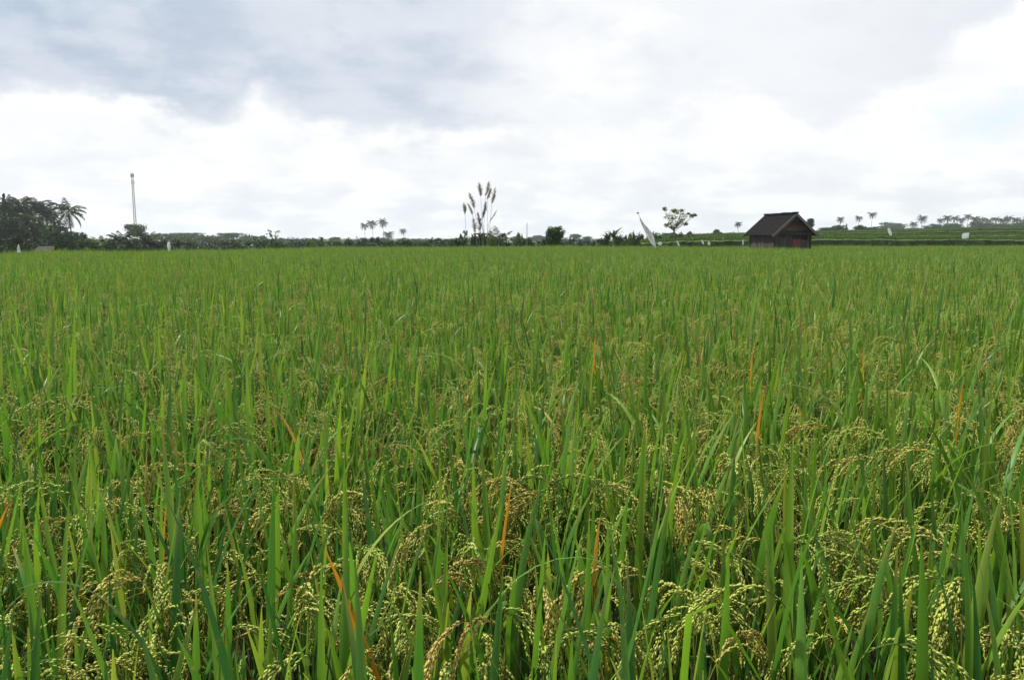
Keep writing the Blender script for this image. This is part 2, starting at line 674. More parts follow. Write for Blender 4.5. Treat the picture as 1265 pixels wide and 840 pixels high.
def random_leaf(seg=9, m=None, kind=None):
    k = kind or rnd.choices(['erect', 'soft', 'arch', 'kink'], [.72, .23, .025, .025])[0]
    L = rnd.uniform(.30, .44)
    Wd = rnd.uniform(.0135, .020)
    if k == 'erect':
        return leaf_geo(L, Wd, rnd.uniform(-.05, .25), seg, rnd.uniform(-.9, .9), m=m)
    if k == 'soft':
        return leaf_geo(L, Wd, rnd.uniform(.3, .75), seg, rnd.uniform(-.9, .9), m=m)
    if k == 'arch':
        return leaf_geo(L * 1.1, Wd * .9, rnd.uniform(1.2, 2.0), seg + 3, rnd.uniform(-.5, .5), 1.3, m=m)
    return leaf_geo(L, Wd, rnd.uniform(.1, .3), seg + 4, rnd.uniform(-.4, .4), kink=(rnd.uniform(.5, .7), rnd.uniform(1.4, 2.3)), m=m)


LEAF_KINDS = ['erect'] * 21 + ['soft'] * 7 + ['arch'] * 1 + ['kink'] * 1
leaf_meshes = [mesh_of(random_leaf(9, None, k), 'leaf') for k in LEAF_KINDS]
dry_meshes = [mesh_of(random_leaf(8, M_DRY, k), 'leaf') for k in ('erect', 'soft', 'arch')]
orange_meshes = [mesh_of(leaf_geo(.36, .013, b, 9, tw, m=M_ORANGE), 'leaf') for b, tw in ((.15, .5), (.3, -.4), (.05, .9))]
panicle_meshes = []
for k in range(16):
    panicle_meshes.append(mesh_of(panicle_geo(rnd, L=rnd.uniform(.22, .29), droop=rnd.uniform(1.7, 2.8), nbr=rnd.choice((8, 9, 10)), fan=rnd.uniform(.12, .34)), 'panicle'))


far_panicle_meshes = []
for k in range(12):
    far_panicle_meshes.append(mesh_of(panicle_geo(rnd, L=rnd.uniform(.22, .29), droop=rnd.uniform(1.7, 2.8), nbr=rnd.choice((6, 7, 8)), fan=rnd.uniform(.12, .36), gl=.011, gw=.0052, step=.0054, low=True), 'panicle'))


def culm_clump(seed, n=13, leaves=7, seg=4):
    """lower stems, sheaths and lower leaves of one plant"""
    q = random.Random(seed)
    mb = MB()
    tops = []
    for i in range(n):
        a = q.uniform(0, 6.28)
        r0 = q.uniform(0, .045)
        lean = q.uniform(.02, .2)
        a2 = a + q.uniform(-.5, .5)
        h = q.uniform(.60, .74)
        p0 = Vector((math.cos(a) * r0, math.sin(a) * r0, -.02))
        d = Vector((math.cos(a2) * lean, math.sin(a2) * lean, 1))
        p1 = p0 + d * h * .5
        p2 = p1 + (d + Vector((math.cos(a2), math.sin(a2), 0)) * lean * .5) * h * .5
        mb.tube([p0, p1, p2], [.0034, .0028, .0016], M_CULM, n=3, r=q.random(), cap=False)
        tops.append((p1, p2, a2, lean))
    for i in range(leaves):
        a = q.uniform(0, 6.28)
        dry = q.random() < .25
        geo_ = leaf_geo(q.uniform(.3, .42), q.uniform(.008, .012), q.uniform(.4, 1.5), seg, q.uniform(-.6, .6), m=M_DRY if dry else None, r=q.random())
        M = Matrix.Translation((math.cos(a) * .05, math.sin(a) * .05, q.uniform(.12, .35))) @ Euler((0, q.uniform(.15, .5), a)).to_matrix().to_4x4()
        join_any(mb, geo_, M)
    return mb, tops


stem_protos = []
for k in range(10):
    mb, tops = culm_clump(100 + k)
    stem_protos.append((mb.mesh('stem_clump'), tops))


def plant_layout(q, tops, nl, npn, ripe=1.0):
    """placements of leaves and grain heads: (what, matrix)"""
    out = []
    for i in range(nl):
        p1, p2, a, lean = tops[i % len(tops)]
        f = q.uniform(.15, .75) if i < len(tops) else q.uniform(.1, .7)
        p = p1.lerp(p2, f)
        ya = a + q.uniform(-1.3, 1.3) if q.random() < .7 else q.uniform(0, 6.28)
        tilt = abs(q.gauss(0, .13)) + .02 + lean * .3
        sc = q.uniform(.78, 1.12)
        out.append(('leaf', p, (0, tilt, ya), sc))
    for i in range(npn):
        p1, p2, a, lean = tops[(i * 2 + 1) % len(tops)]
        ya = a + q.uniform(-1.0, 1.0)
        p = p2 - (p2 - p1) * q.uniform(0, .15)
        out.append(('panicle', p, (0, q.uniform(.0, .3), ya), q.uniform(.85, 1.12)))
    return out


# grid of plants over the whole field
SP_ = 0.205
HUT_C, HUT_YAW = None, None
hut_c = at(962.5, 304.5, 50.5)
hut_c.z = 0.0


def in_hut(x, y):
    return abs(x - hut_c.x) < 2.2 and abs(y - hut_c.y) < 2.9 and y > hut_c.y - 2.4


pts = []
ny = int(68 / SP_)
for j in range(ny):
    y = .82 + j * SP_
    xm = y * .72 + 2.2
    nx = int(xm / SP_)
    xs = (np.arange(-nx, nx + 1)) * SP_
    jx = rng.normal(0, .028, len(xs))
    jy = rng.normal(0, .028, len(xs))
    for x0, a, b in zip(xs, jx, jy):
        x, yy = x0 + a, y + b
        if yy > edge_d(x / yy) or in_hut(x, yy) or random.random() < .035:
            continue
        pts.append((x, yy))
pts = np.array(pts)
# a slow rise and fall of the crop's height
hgt = 1 + .05 * np.sin(pts[:, 0] * .9 + 1.3) * np.cos(pts[:, 1] * .7) + .03 * np.sin(pts[:, 0] * .31 + pts[:, 1] * .23)
hgt = hgt * rng.normal(1, .055, len(pts))
dist = np.hypot(pts[:, 0], pts[:, 1])
inview = np.abs(pts[:, 0]) < pts[:, 1] * .66 + .12
order = np.argsort(np.where(inview, dist, 1e9))
near_i = order[:300]
near_set = np.zeros(len(pts), bool)
near_set[near_i] = True

# ---- the nearest plants, one by one
GROUP = 'rice plants nearest the camera'
q = random.Random(5)
near_plants = []
for i in near_i:
    x, y = pts[i]
    me, tops = stem_protos[q.randrange(len(stem_protos))]
    o = thing('rice_plant', 'rice plant of upright green blades and nodding yellow-green grain heads in the near rows', 'rice plant', (x, y, 0), q.uniform(0, 6.28), GROUP, hgt[i])
    s = put('stem_clump', me, o)
    s['kind'] = 'stuff'
    dense = .5 + .5 * math.sin(x * 2.1 + 1) * math.cos(y * 1.7 + x)       # some spots headier than others
    npn = max(1, int(round(q.gauss(3.9 + 2.8 * dense, 1.3))))
    for (w, p, e, sc) in plant_layout(q, tops, q.randint(12, 15), min(npn, 9)):
        if w == 'leaf':
            u_ = q.random()
            src = q.choice(dry_meshes) if u_ < .02 and dist[i] > 1.8 else q.choice(leaf_meshes if dist[i] > 1.7 else leaf_meshes[:28])
        else:
            src = q.choice(panicle_meshes if dist[i] < 2.3 else far_panicle_meshes)
        c = put(w, src, o)
        c.location = p
        c.rotation_euler = e
        c.scale = (sc * q.uniform(.85, 1.2) if w == 'leaf' else sc, sc * q.uniform(.85, 1.2) if w == 'leaf' else sc, sc)
    near_plants.append(o)
    if npn >= 6:
        o['label'] = 'rice plant crowded with nodding yellow-green grain heads among the near rows'
    elif npn <= 3:
        o['label'] = 'rice plant of mostly upright green blades with few grain heads in the near rows'


def special(u, v, label, L=.40, Wd=.017, bend=.2, tw=.4, orange=True, lean=(0, 0), tipz=.95, kink=None, mat=None, topmode=None, face=1.2):
    """a marked leaf on the plant that stands where the photo shows it"""
    tip = at_z(u, v, tipz)
    base = Vector((tip.x - lean[0], tip.y - lean[1], tip.z))
    o = min(near_plants, key=lambda p: (p.location.x - base.x) ** 2 + (p.location.y - base.y) ** 2 + (1e3 if 'marked' in p else 0))
    o['marked'] = 1
    o['label'] = label
    geo_ = leaf_geo(L, Wd, bend, 12, tw, m=mat or (M_ORANGE if orange else None), kink=kink, r=.2, face=face)
    lf = put('leaf', mesh_of(geo_, 'leaf'), o)
    bpy.context.view_layer.update()
    # aim: base below the tip
    root = Vector((base.x, base.y, tip.z - math.sqrt(max(.01, L * L * .95 - lean[0] ** 2 - lean[1] ** 2))))
    d = (tip - root)
    yaw = math.atan2(d.y, d.x)
    tilt = math.acos(max(-1, min(1, d.normalized().z))) - bend * .3
    Mw = Matrix.Translation(root) @ Euler((0, tilt, yaw)).to_matrix().to_4x4()
    lf.matrix_parent_inverse = Matrix.Identity(4)
    Mp = Matrix.LocRotScale(o.location, o.rotation_euler, o.scale)
    lf.matrix_basis = Mp.inverted() @ Mw
    if topmode is not None:
        V = geo_[0][0]
        hp = Vector(V[int(np.argmax(V[:, 2]))])
        Rm = Euler((0, 0, topmode)).to_matrix().to_4x4()
        Mw = Matrix.Translation(tip - Rm @ hp) @ Rm
        lf.matrix_basis = Mp.inverted() @ Mw
    if orange:
        lf['label'] = 'dried orange leaf'
    return o


special(408, 684, 'rice plant with a broad dried orange leaf leaning left at the bottom of the field', .46, .019, .1, .1, True, (-.13, .0), .93)
special(467, 684, 'rice plant with a broad bright green blade crossing the orange leaf beside it', .5, .022, -.05, .2, False, (.12, .0), .97, mat=M_YOUNG)
special(943, 478, 'rice plant with one thin upright orange leaf tip', .34, .013, .1, .4, True, (.02, 0), .93)
special(1067, 425, 'rice plant with a tall straight orange leaf standing above its neighbours', .40, .017, .05, .3, True, (-.01, 0), .97)
special(1189, 470, 'rice plant with a dull orange leaf at the right of the field', .38, .014, .1, .3, True, (.01, 0), .94)
special(347, 505, 'rice plant with a short orange leaf bent over its grain heads', .28, .013, .5, .3, True, (-.08, 0), .90)
special(632, 592, 'rice plant with a narrow rust orange leaf among grain heads in mid field', .26, .008, .1, .5, True, (.03, 0), .90)
special(735, 412, 'rice plant with a small orange tip farther back in the field', .30, .014, .1, .4, True, (.0, 0), .95)
special(930, 424, 'rice plant with a brown orange leaf beside a pale grain head', .30, .013, .15, .4, True, (.0, 0), .94)
special(3, 622, 'rice plant with an orange leaf at the left border', .30, .015, .4, .2, True, (.07, 0), .9)
special(205, 612, 'rice plant with a thin brown orange leaf behind ripe heads', .26, .007, .2, .4, True, (.02, 0), .86)
special(738, 640, 'rice plant with two rusty withered leaves low among its stems', .3, .016, .2, .4, True, (.0, 0), .82)
special(882, 744, 'rice plant with a glossy pale green leaf folded over in a hook', .52, .017, .12, .1, False, (0, 0), .97, kink=(.62, 2.5), mat=M_YOUNG, topmode=-.25, face=.75)
special(715, 688, 'rice plant with a silvery leaf arched over its golden grain head', .5, .012, 2.4, .1, False, (0, 0), .90, topmode=.1, face=.3)
special(345, 590, 'rice plant with a long pale leaf arching down to the right', .55, .011, 1.9, .1, False, (0, 0), .94, topmode=-.2, face=.3)


# neighbours of the marked plants can be pointed out through them
for o in [p for p in near_plants if 'marked' in p]:
    del o['marked']
    what = o['label'].split(' with ')[1]
    what = ' '.join(what.split()[:6])
    for (ang, word) in ((0, 'right of'), (math.pi, 'left of'), (math.pi / 2, 'behind'), (-math.pi / 2, 'in front of')):
        best = None
        for p in near_plants:
            if not p['label'].startswith(('rice plant of', 'rice plant crowded')):
                continue
            d = p.location - o.location
            if .08 < d.length < .34 and abs((math.atan2(d.y, d.x) - ang + math.pi) % (2 * math.pi) - math.pi) < .7 and (best is None or d.length < best[0]):
                best = (d.length, p)
        if best:
            best[1]['label'] = 'rice plant just %s the one with %s' % (word, what)

# ---- the rest of the crop: one object, points with plants on them
hidden = bpy.data.collections.new('rice_sources')


def clump_mesh(seed, nl, npn, seg, low, name, stems=True):
    global rnd
    q = random.Random(seed)
    rnd = q
    mb, tops = culm_clump(seed, 10 if not low else 5, 6 if not low else 2, 4 if not low else 3)
    for (w, p, e, sc) in plant_layout(q, tops, nl, npn):
        M = Matrix.Translation(p) @ Euler(e).to_matrix().to_4x4() @ Matrix.Scale(sc, 4)
        if w == 'leaf':
            u_ = q.random()
            join_any(mb, random_leaf(seg, M_ORANGE if u_ < .006 else (M_DRY if u_ < .025 else None)), M, r=q.random())
        elif low:
            join_any(mb, panicle_geo(q, L=q.uniform(.18, .24), droop=q.uniform(1.3, 2.4), nbr=4, gl=.018, gw=.009, step=.016, low=True, fan=.25), M, r=q.random())
        else:
            join_any(mb, panicle_geo(q, L=q.uniform(.19, .25), droop=q.uniform(1.5, 2.6), nbr=7, gl=.011, gw=.0048, step=.008, low=True, fan=.25), M, r=q.random())
    o = bpy.data.objects.new(name, mb.mesh(name))
    hidden.objects.link(o)
    return o


NMID, NFAR = 12, 10
for k in range(NMID):
    clump_mesh(500 + k, 13, 8, 6, False, 'rice_a%02d' % k)
for k in range(NFAR):
    clump_mesh(700 + k, 12, 7, 4, True, 'rice_b%02d' % k)
for k in range(3):                                   # grass for the banks and the field's rim
    mb = MB()
    q2 = random.Random(900 + k)
    for i in range(16):
        gg = leaf_geo(q2.uniform(.25, .6), .02, q2.uniform(.5, 1.8), 4, 0, m=T_BANK, r=q2.random())
        a = q2.uniform(0, 6.28)
        join_any(mb, gg, Matrix.Translation((q2.uniform(-.2, .2), q2.uniform(-.2, .2), 0)) @ Euler((0, q2.uniform(.1, .6), a)).to_matrix().to_4x4())
    o = bpy.data.objects.new('rice_c%02d' % k, mb.mesh('grass'))
    hidden.objects.link(o)


for k in range(3):                                   # short dark crop on the terraces
    mb = MB()
    q2 = random.Random(950 + k)
    for i in range(22):
        gg = leaf_geo(q2.uniform(.25, .5), .022, q2.uniform(.1, .7), 3, 0, m=T_MID if q2.random() < .5 else T_LIGHT, r=q2.random())
        a = q2.uniform(0, 6.28)
        join_any(mb, gg, Matrix.Translation((q2.uniform(-.25, .25), q2.uniform(-.25, .25), 0)) @ Euler((0, q2.uniform(.05, .3), a)).to_matrix().to_4x4())
    o = bpy.data.objects.new('rice_d%02d' % k, mb.mesh('crop'))
    hidden.objects.link(o)


def scatter(name, P, rot, scl, idx, label, cat=None):
    me = bpy.data.meshes.new(name)
    me.vertices.add(len(P))
    me.vertices.foreach_set('co', np.asarray(P, np.float32).ravel())
    for nm, ty, arr, key in (('rot', 'FLOAT_VECTOR', rot, 'vector'), ('scl', 'FLOAT', scl, 'value'), ('idx', 'INT', idx, 'value')):
        a = me.attributes.new(nm, ty, 'POINT')
        a.data.foreach_set(key, np.asarray(arr).ravel())
    me.update()
    o = put(name, me)
    ng = bpy.data.node_groups.new(name, 'GeometryNodeTree')
    ng.interface.new_socket('Geometry', in_out='INPUT', socket_type='NodeSocketGeometry')
    ng.interface.new_socket('Geometry', in_out='OUTPUT', socket_type='NodeSocketGeometry')
    gi, go = ng.nodes.new('NodeGroupInput'), ng.nodes.new('NodeGroupOutput')
    ci = ng.nodes.new('GeometryNodeCollectionInfo')
    ci.inputs[0].default_value = hidden
    ci.inputs[1].default_value = True
    ci.inputs[2].default_value = True
    ip = ng.nodes.new('GeometryNodeInstanceOnPoints')
    L = ng.links.new
    L(gi.outputs[0], ip.inputs['Points'])
    L(ci.outputs[0], ip.inputs['Instance'])
    ip.inputs['Pick Instance'].default_value = True
    for nm, ty, sock in (('idx', 'INT', 'Instance Index'), ('rot', 'FLOAT_VECTOR', 'Rotation'), ('scl', 'FLOAT', 'Scale')):
        na = ng.nodes.new('GeometryNodeInputNamedAttribute')
        na.data_type = ty
        na.inputs[0].default_value = nm
        L([s for s in na.outputs if s.enabled][0], ip.inputs[sock])
    L(ip.outputs[0], go.inputs[0])
    md = o.modifiers.new('plants', 'NODES')
    md.node_group = ng
    tag(o, label, cat, kind='stuff')
    return o


rest = ~near_set
P = np.c_[pts[rest], np.zeros(rest.sum())]
dd = dist[rest]
midm = dd < 13
idx = np.where(midm, rng.integers(0, NMID, len(P)), NMID + rng.integers(0, NFAR, len(P)))
rot = np.c_[rng.normal(0, .05, (len(P), 2)), rng.uniform(0, 6.28, len(P))]
scatter('rice_field', P, rot, hgt[rest], idx.astype(np.int32), 'dense green rice crop stretching away behind the nearest plants to the far bund', 'rice crop')

# crop and grass on the terraces
tp, tr_, ts, ti = [], [], [], []
for (lip, depth) in TERR:
    for i in range(len(lip) - 1):
        a, b = lip[i], lip[i + 1]
        ln = (b - a).length
        for k in range(int(ln * 9)):
            f = rng.random()
            p = a.lerp(b, f)
            tp.append((p.x, p.y - .1 + rng.uniform(-.2, .4), p.z - rng.uniform(.1, .7)))
            tr_.append((.7, 0, rng.uniform(0, 6.28)))
            ts.append(rng.uniform(.5, .9))
            ti.append(NMID + NFAR + rng.integers(0, 3))
        for k in range(int(ln * 26)):
            f, g_ = rng.random(), 1.2 + rng.random() ** 1.6 * (depth * .7)
            p = a.lerp(b, f)
            tp.append((p.x * (1 + g_ / p.y), p.y + g_, p.z))
            tr_.append((0, 0, rng.uniform(0, 6.28)))
            ts.append(rng.uniform(.75, 1.0))
            ti.append(NMID + NFAR + 3 + rng.integers(0, 3))
scatter('terrace_vegetation', tp, tr_, np.array(ts), np.array(ti, np.int32), 'short rice and rough grass growing over the terrace steps')

# rim grass along the field's far edge
tp, tr_, ts, ti = [], [], [], []
for k in range(2600):
    r_ = rng.uniform(-.74, .74)
    e = edge_d(r_) + rng.uniform(.1, 2.2)
    x = r_ * e
    tp.append((x, e, ground_z(x, e)))
    tr_.append((0, 0, rng.uniform(0, 6.28)))
    ts.append(rng.uniform(.9, 1.75))
    ti.append(NMID + NFAR + rng.integers(0, 3))
scatter('bund_grass', tp, tr_, np.array(ts), np.array(ti, np.int32), 'rough grass along the far bund of the rice field')


# ------------------------------------------------------------------ hut
M_ROOF = mat_simple('dark_roof', (.006, .0055, .0058), (.018, .0155, .0155), 14, .95, .04, .6)
M_BATTEN = mat_simple('weathered_wood', (.085, .077, .07), (.16, .148, .13), 9, .8, .2, .3, stretch=(4, 4, .6))
M_PLANK = mat_simple('grey_plank', (.036, .031, .027), (.080, .070, .058), 8, .8, .2, .3, stretch=(4, 4, .6))
M_REDWOOD = mat_simple('reddish_board', (.085, .045, .034), (.15, .075, .055), 8, .75, .2, .3, stretch=(4, 4, .6))
M_REDDOOR = mat_simple('red_door_paint', (.12, .028, .028), (.19, .05, .045), 5, .6, .3)
M_TEAL = mat_simple('dull_teal_paint', (.018, .045, .040), (.035, .075, .065), 5, .6, .3)
M_DARKW = mat_simple('dark_wood', (.022, .018, .015), (.05, .042, .036), 8, .8, .2, .3)

HY = R(-25)        # long side runs back to the left
hut = thing('field_hut', 'small wooden field hut with dark pitched roof and red door standing in the rice', 'hut', hut_c, 0)
hut.rotation_euler = (0, 0, R(7))
# local: +Y along the ridge (away), gable front at -Y; eaves at +-X
WX, WY = 1.16, 1.75          # half wall sizes
EH, RH = 1.93, 2.97          # eave and ridge heights
OX, OY = .30, .44            # roof overhangs
zslope = (RH - EH) / WX

m = MB()
for (sx, sy) in ((-1, -1), (1, -1), (-1, 1), (1, 1)):
    m = MB()
    m.box((sx * WX, sy * WY, EH / 2), (.13, .13, EH), M_DARKW)
    m.build('post', hut, False)
# roof: two slopes of overlapping courses, slightly uneven
for sgn in (-1, 1):
    mb = MB()
    nc = 9
    xe = WX + OX
    for c in range(nc):
        x0, x1 = xe * (1 - c / nc), xe * (1 - (c + 1.25) / nc)
        x1 = max(x1, -.02)
        segs = 16
        for k in range(segs):
            y0 = -WY - OY + (2 * WY + 2 * OY) * k / segs
            y1 = y0 + (2 * WY + 2 * OY) / segs * .985
            j = random.uniform(-.012, .012)
            jx = random.uniform(-.03, .03)
            def zz(x): return RH - x * zslope
            th = .055
            V = [(sgn * (x0 + jx), y0, zz(x0 + jx) + .035 + j), (sgn * (x0 + jx), y1, zz(x0 + jx) + .035 + j), (sgn * x1, y1, zz(x1) + .012), (sgn * x1, y0, zz(x1) + .012)]
            V += [(a, b, cc - th) for a, b, cc in V]
            mb.add(V, [(0, 1, 2, 3), (7, 6, 5, 4), (0, 4, 5, 1), (1, 5, 6, 2), (2, 6, 7, 3), (3, 7, 4, 0)], M_ROOF)
    rs = mb.build('roof_slope', hut, False)
mb = MB()
for k in range(14):
    y0 = -WY - OY + (2 * WY + 2 * OY) * (k + .5) / 14
    mb.box((random.uniform(-.01, .01), y0, RH + .055 + random.uniform(-.012, .014)), (.24, (2 * WY + 2 * OY) / 14 * .97, .10), M_ROOF)
mb.build('ridge_cap', hut, False)
for sgn in (-1, 1):
    for yy in (-WY - OY - .025, WY + OY + .025):
        mb = MB()
        a = Vector((0, yy, RH - .05))
        b = Vector((sgn * (WX + OX + .05), yy, RH - (WX + OX + .05) * zslope - .05))
        d = (b - a)
        rotm = Matrix.Rotation(math.atan2(-d.z, d.x * 1.0) if sgn > 0 else math.atan2(-d.z, d.x), 4, 'Y')
        mb.box((a + b) / 2, (d.length, .045, .15), M_BATTEN, rotm)
        mb.build('bargeboard', hut, False)
# long side wall of upright planks (left) and back wall
def plank_wall(x0, y0, x1, y1, z0, z1, n, mat, skip=()):
    a, b = Vector((x0, y0, 0)), Vector((x1, y1, 0))
    ang = math.atan2(y1 - y0, x1 - x0)
    ln = (b - a).length / n
    for k in range(n):
        if k in skip:
            continue
        p = a.lerp(b, (k + .5) / n)
        mb = MB()
        j = random.uniform(-.012, .012)
        h = z1 - z0 + random.uniform(-.04, .0)
        mb.box((p.x - math.sin(ang) * j, p.y + math.cos(ang) * j, z0 + h / 2), (ln * random.uniform(.88, .96), .03, h), mat, Matrix.Rotation(ang, 4, 'Z'))
        mb.build('plank', hut, False)


plank_wall(-WX, WY - .08, -WX, -WY + .08, .05, EH - .05, 16, M_PLANK)
plank_wall(WX, -WY + .08, WX, WY - .08, .05, EH - .05, 14, M_PLANK)
plank_wall(-WX + .08, WY, WX - .08, WY, .05, EH - .05, 10, M_PLANK)
plank_wall(-WX + .08, -WY, -.02, -WY, .05, EH - .28, 6, M_PLANK)
plank_wall(.98, -WY, WX - .07, -WY, .05, EH - .28, 2, M_REDWOOD)
mb = MB(); mb.box((0, -WY - .03, EH - .18), (2 * WX + .1, .1, .2), M_DARKW); mb.build('tie_beam', hut, False)
mb = MB(); mb.box((0, -WY + .25, EH * .5), (2 * WX - .3, .04, EH - .3), M_DARKW); mb.build('inner_wall', hut, False)
dr = MB(); dr.box((.27, -WY - .02, .72), (.52, .05, 1.38), M_REDDOOR)
dr = dr.build('door', hut, False)
for zz_ in (.35, 1.05):
    mb = MB(); mb.box((.27, -WY - .055, zz_), (.46, .02, .08), M_REDDOOR); mb.build('door_rail', dr, False)
wf = MB()
for (cx, cz, sx, sz) in ((.77, 1.32, .40, .06), (.77, .72, .40, .06), (.58, 1.02, .04, .54), (.96, 1.02, .04, .54)):
    wf.box((cx, -WY - .01, cz), (sx, .07, sz), M_REDWOOD)
wf = wf.build('window', hut, False)
mb = MB(); mb.box((.77, -WY + .02, 1.02), (.34, .02, .54), M_TEAL); mb.build('shutter', wf, False)
mb = MB(); mb.box((.77, -WY, .36), (.42, .03, .62), M_REDWOOD); mb.build('wall_panel', hut, False)
# gable boards
ng_ = 7
for k in range(ng_):
    z0 = EH - .05 + (RH - EH - .1) * k / ng_
    z1 = EH - .05 + (RH - EH - .1) * (k + .93) / ng_
    w0 = max(.05, (RH - z0) / zslope - .06)
    w1 = max(.02, (RH - z1) / zslope - .06)
    yb = -WY - .01 + (k % 2) * .012
    mb = MB()
    V = [(-w0, yb, z0), (w0, yb, z0), (w1, yb, z1), (-w1, yb, z1)]
    V += [(a, b + .03, c) for a, b, c in V]
    mb.add(V, [(0, 1, 2, 3), (7, 6, 5, 4), (0, 4, 5, 1), (1, 5, 6, 2), (2, 6, 7, 3), (3, 7, 4, 0)], [M_TEAL, M_REDWOOD, M_REDWOOD, M_PLANK, M_PLANK, M_REDWOOD, M_DARKW][k])
    mb.build('gable_board', hut, False)
V = [(-WX, WY, EH - .05), (WX, WY, EH - .05), (0, WY, RH - .1)]
V += [(a, b + .03, c) for a, b, c in V]
mb = MB(); mb.add(V, [(0, 2, 1), (3, 4, 5), (0, 1, 4, 3), (1, 2, 5, 4), (2, 0, 3, 5)], M_PLANK); mb.build('back_gable', hut, False)


# ------------------------------------------------------------------ trees
def frond_geo(q, L, a0, droop, nleaf=16, mat=None, wide=.22):
    """arched palm frond along +X with leaflets on both sides"""
    mb = MB()
    c = Vector((0, 0, 0))
    pts_, tg = [], []
    n = 9
    for i in range(n + 1):
        s = i / n
        th = a0 - droop * s ** 1.3
        d = Vector((math.cos(th), 0, math.sin(th)))
        if i:
            c = c + d * L / n
        pts_.append(c.copy())
        tg.append(d)
    rr = q.random()
    mb.tube(pts_, [.035 * (1 - .8 * i / n) * L / 4 for i in range(n + 1)], mat or T_PALM, n=3, r=rr, cap=False)
    for k in range(nleaf * 2):
        s = .14 + .86 * (k // 2 + q.random() * .6) / nleaf
        s = min(s, .999)
        i = s * n
        i0 = min(n - 1, int(i))
        p = pts_[i0].lerp(pts_[i0 + 1], i - i0)
        d = tg[i0]
        sd_ = Vector((0, 1 if k % 2 else -1, 0))
        up = d.cross(Vector((0, 1, 0))) * -1
        ln = L * wide * (.55 + .75 * math.sin(math.pi * min(1, s * .9 + .12))) * q.uniform(.8, 1.1)
        dir_ = (sd_ * .75 + d * .55 + Vector((0, 0, -1)) * q.uniform(.35, .8)).normalized()
        w = L * .022
        mid = p + dir_ * ln * .5 + up * .01
        V = [tuple(p - d * w), tuple(p + d * w), tuple(mid + d * w), tuple(mid - d * w), tuple(p + dir_ * ln + Vector((0, 0, -ln * .2)))]
        mb.add(V, [(0, 1, 2, 3), (3, 2, 4)], mat or T_PALM, r=rr)
    return [(np.array(mb.v), mb.f, None, mb.t, mb.r, mb.mi, mb.mats)]


def palm_trunk(q, H, lean=.06, rb=.16):
    mb = MB()
    a = q.uniform(0, 6.28)
    P_ = []
    for i in range(8):
        s = i / 7
        off = lean * H * s ** 1.7
        P_.append((math.cos(a) * off, math.sin(a) * off, H * s - .1 * (i == 0)))
    mb.tube(P_, [rb * (1.35 if i == 0 else 1 - .4 * i / 7) for i in range(8)], M_PALMBARK, n=7)
    return mb, Vector(P_[-1])


def palm_frond_set(q, n, L, spread=(1.25, -.75)):
    out = []
    for k in range(n):
        f = k / (n - 1)
        a0 = spread[0] + (spread[1] - spread[0]) * f + q.uniform(-.1, .1)
        out.append((frond_geo(q, L * q.uniform(.85, 1.08), a0, q.uniform(.7, 1.5), 15), k * 2.4 + q.uniform(-.3, .3)))
    return out


palm_protos = []
for k in range(6):
    q2 = random.Random(40 + k)
    H = 12.0
    tb, top = palm_trunk(q2, H, q2.uniform(.01, .08))
    cb = MB()
    for gg, yaw in palm_frond_set(q2, 24 if k else 28, 3.9 if k % 2 else 4.4):
        join_any(cb, gg, Matrix.Translation(top) @ Matrix.Rotation(yaw, 4, 'Z'))
    palm_protos.append((tb.mesh('trunk'), cb.mesh('crown'), H, top))


def leaf_cloud(mb, q, centers, radii, n_each, size, mat, flat=1.0):
    V, F, r_ = [], [], []
    for c, rd in zip(centers, radii):
        for k in range(n_each):
            d = Vector((q.gauss(0, 1), q.gauss(0, 1), q.gauss(0, 1) * flat))
            d = d.normalized() * (q.random() ** .5) * rd
            d.z *= flat
            p = Vector(c) + d
            s = size * q.uniform(.6, 1.3)
            a = Vector((q.gauss(0, 1), q.gauss(0, 1), q.gauss(0, .6))).normalized()
            b = a.cross(Vector((q.gauss(0, 1), q.gauss(0, 1), q.gauss(0, 1)))).normalized()
            i = len(V)
            V += [tuple(p - a * s), tuple(p + b * s * .45), tuple(p + a * s), tuple(p - b * s * .45)]
            F.append((i, i + 1, i + 2, i + 3))
            rr = q.random()
            r_ += [rr] * 4
    mb.add(V, F, mat, 0.0, r_)


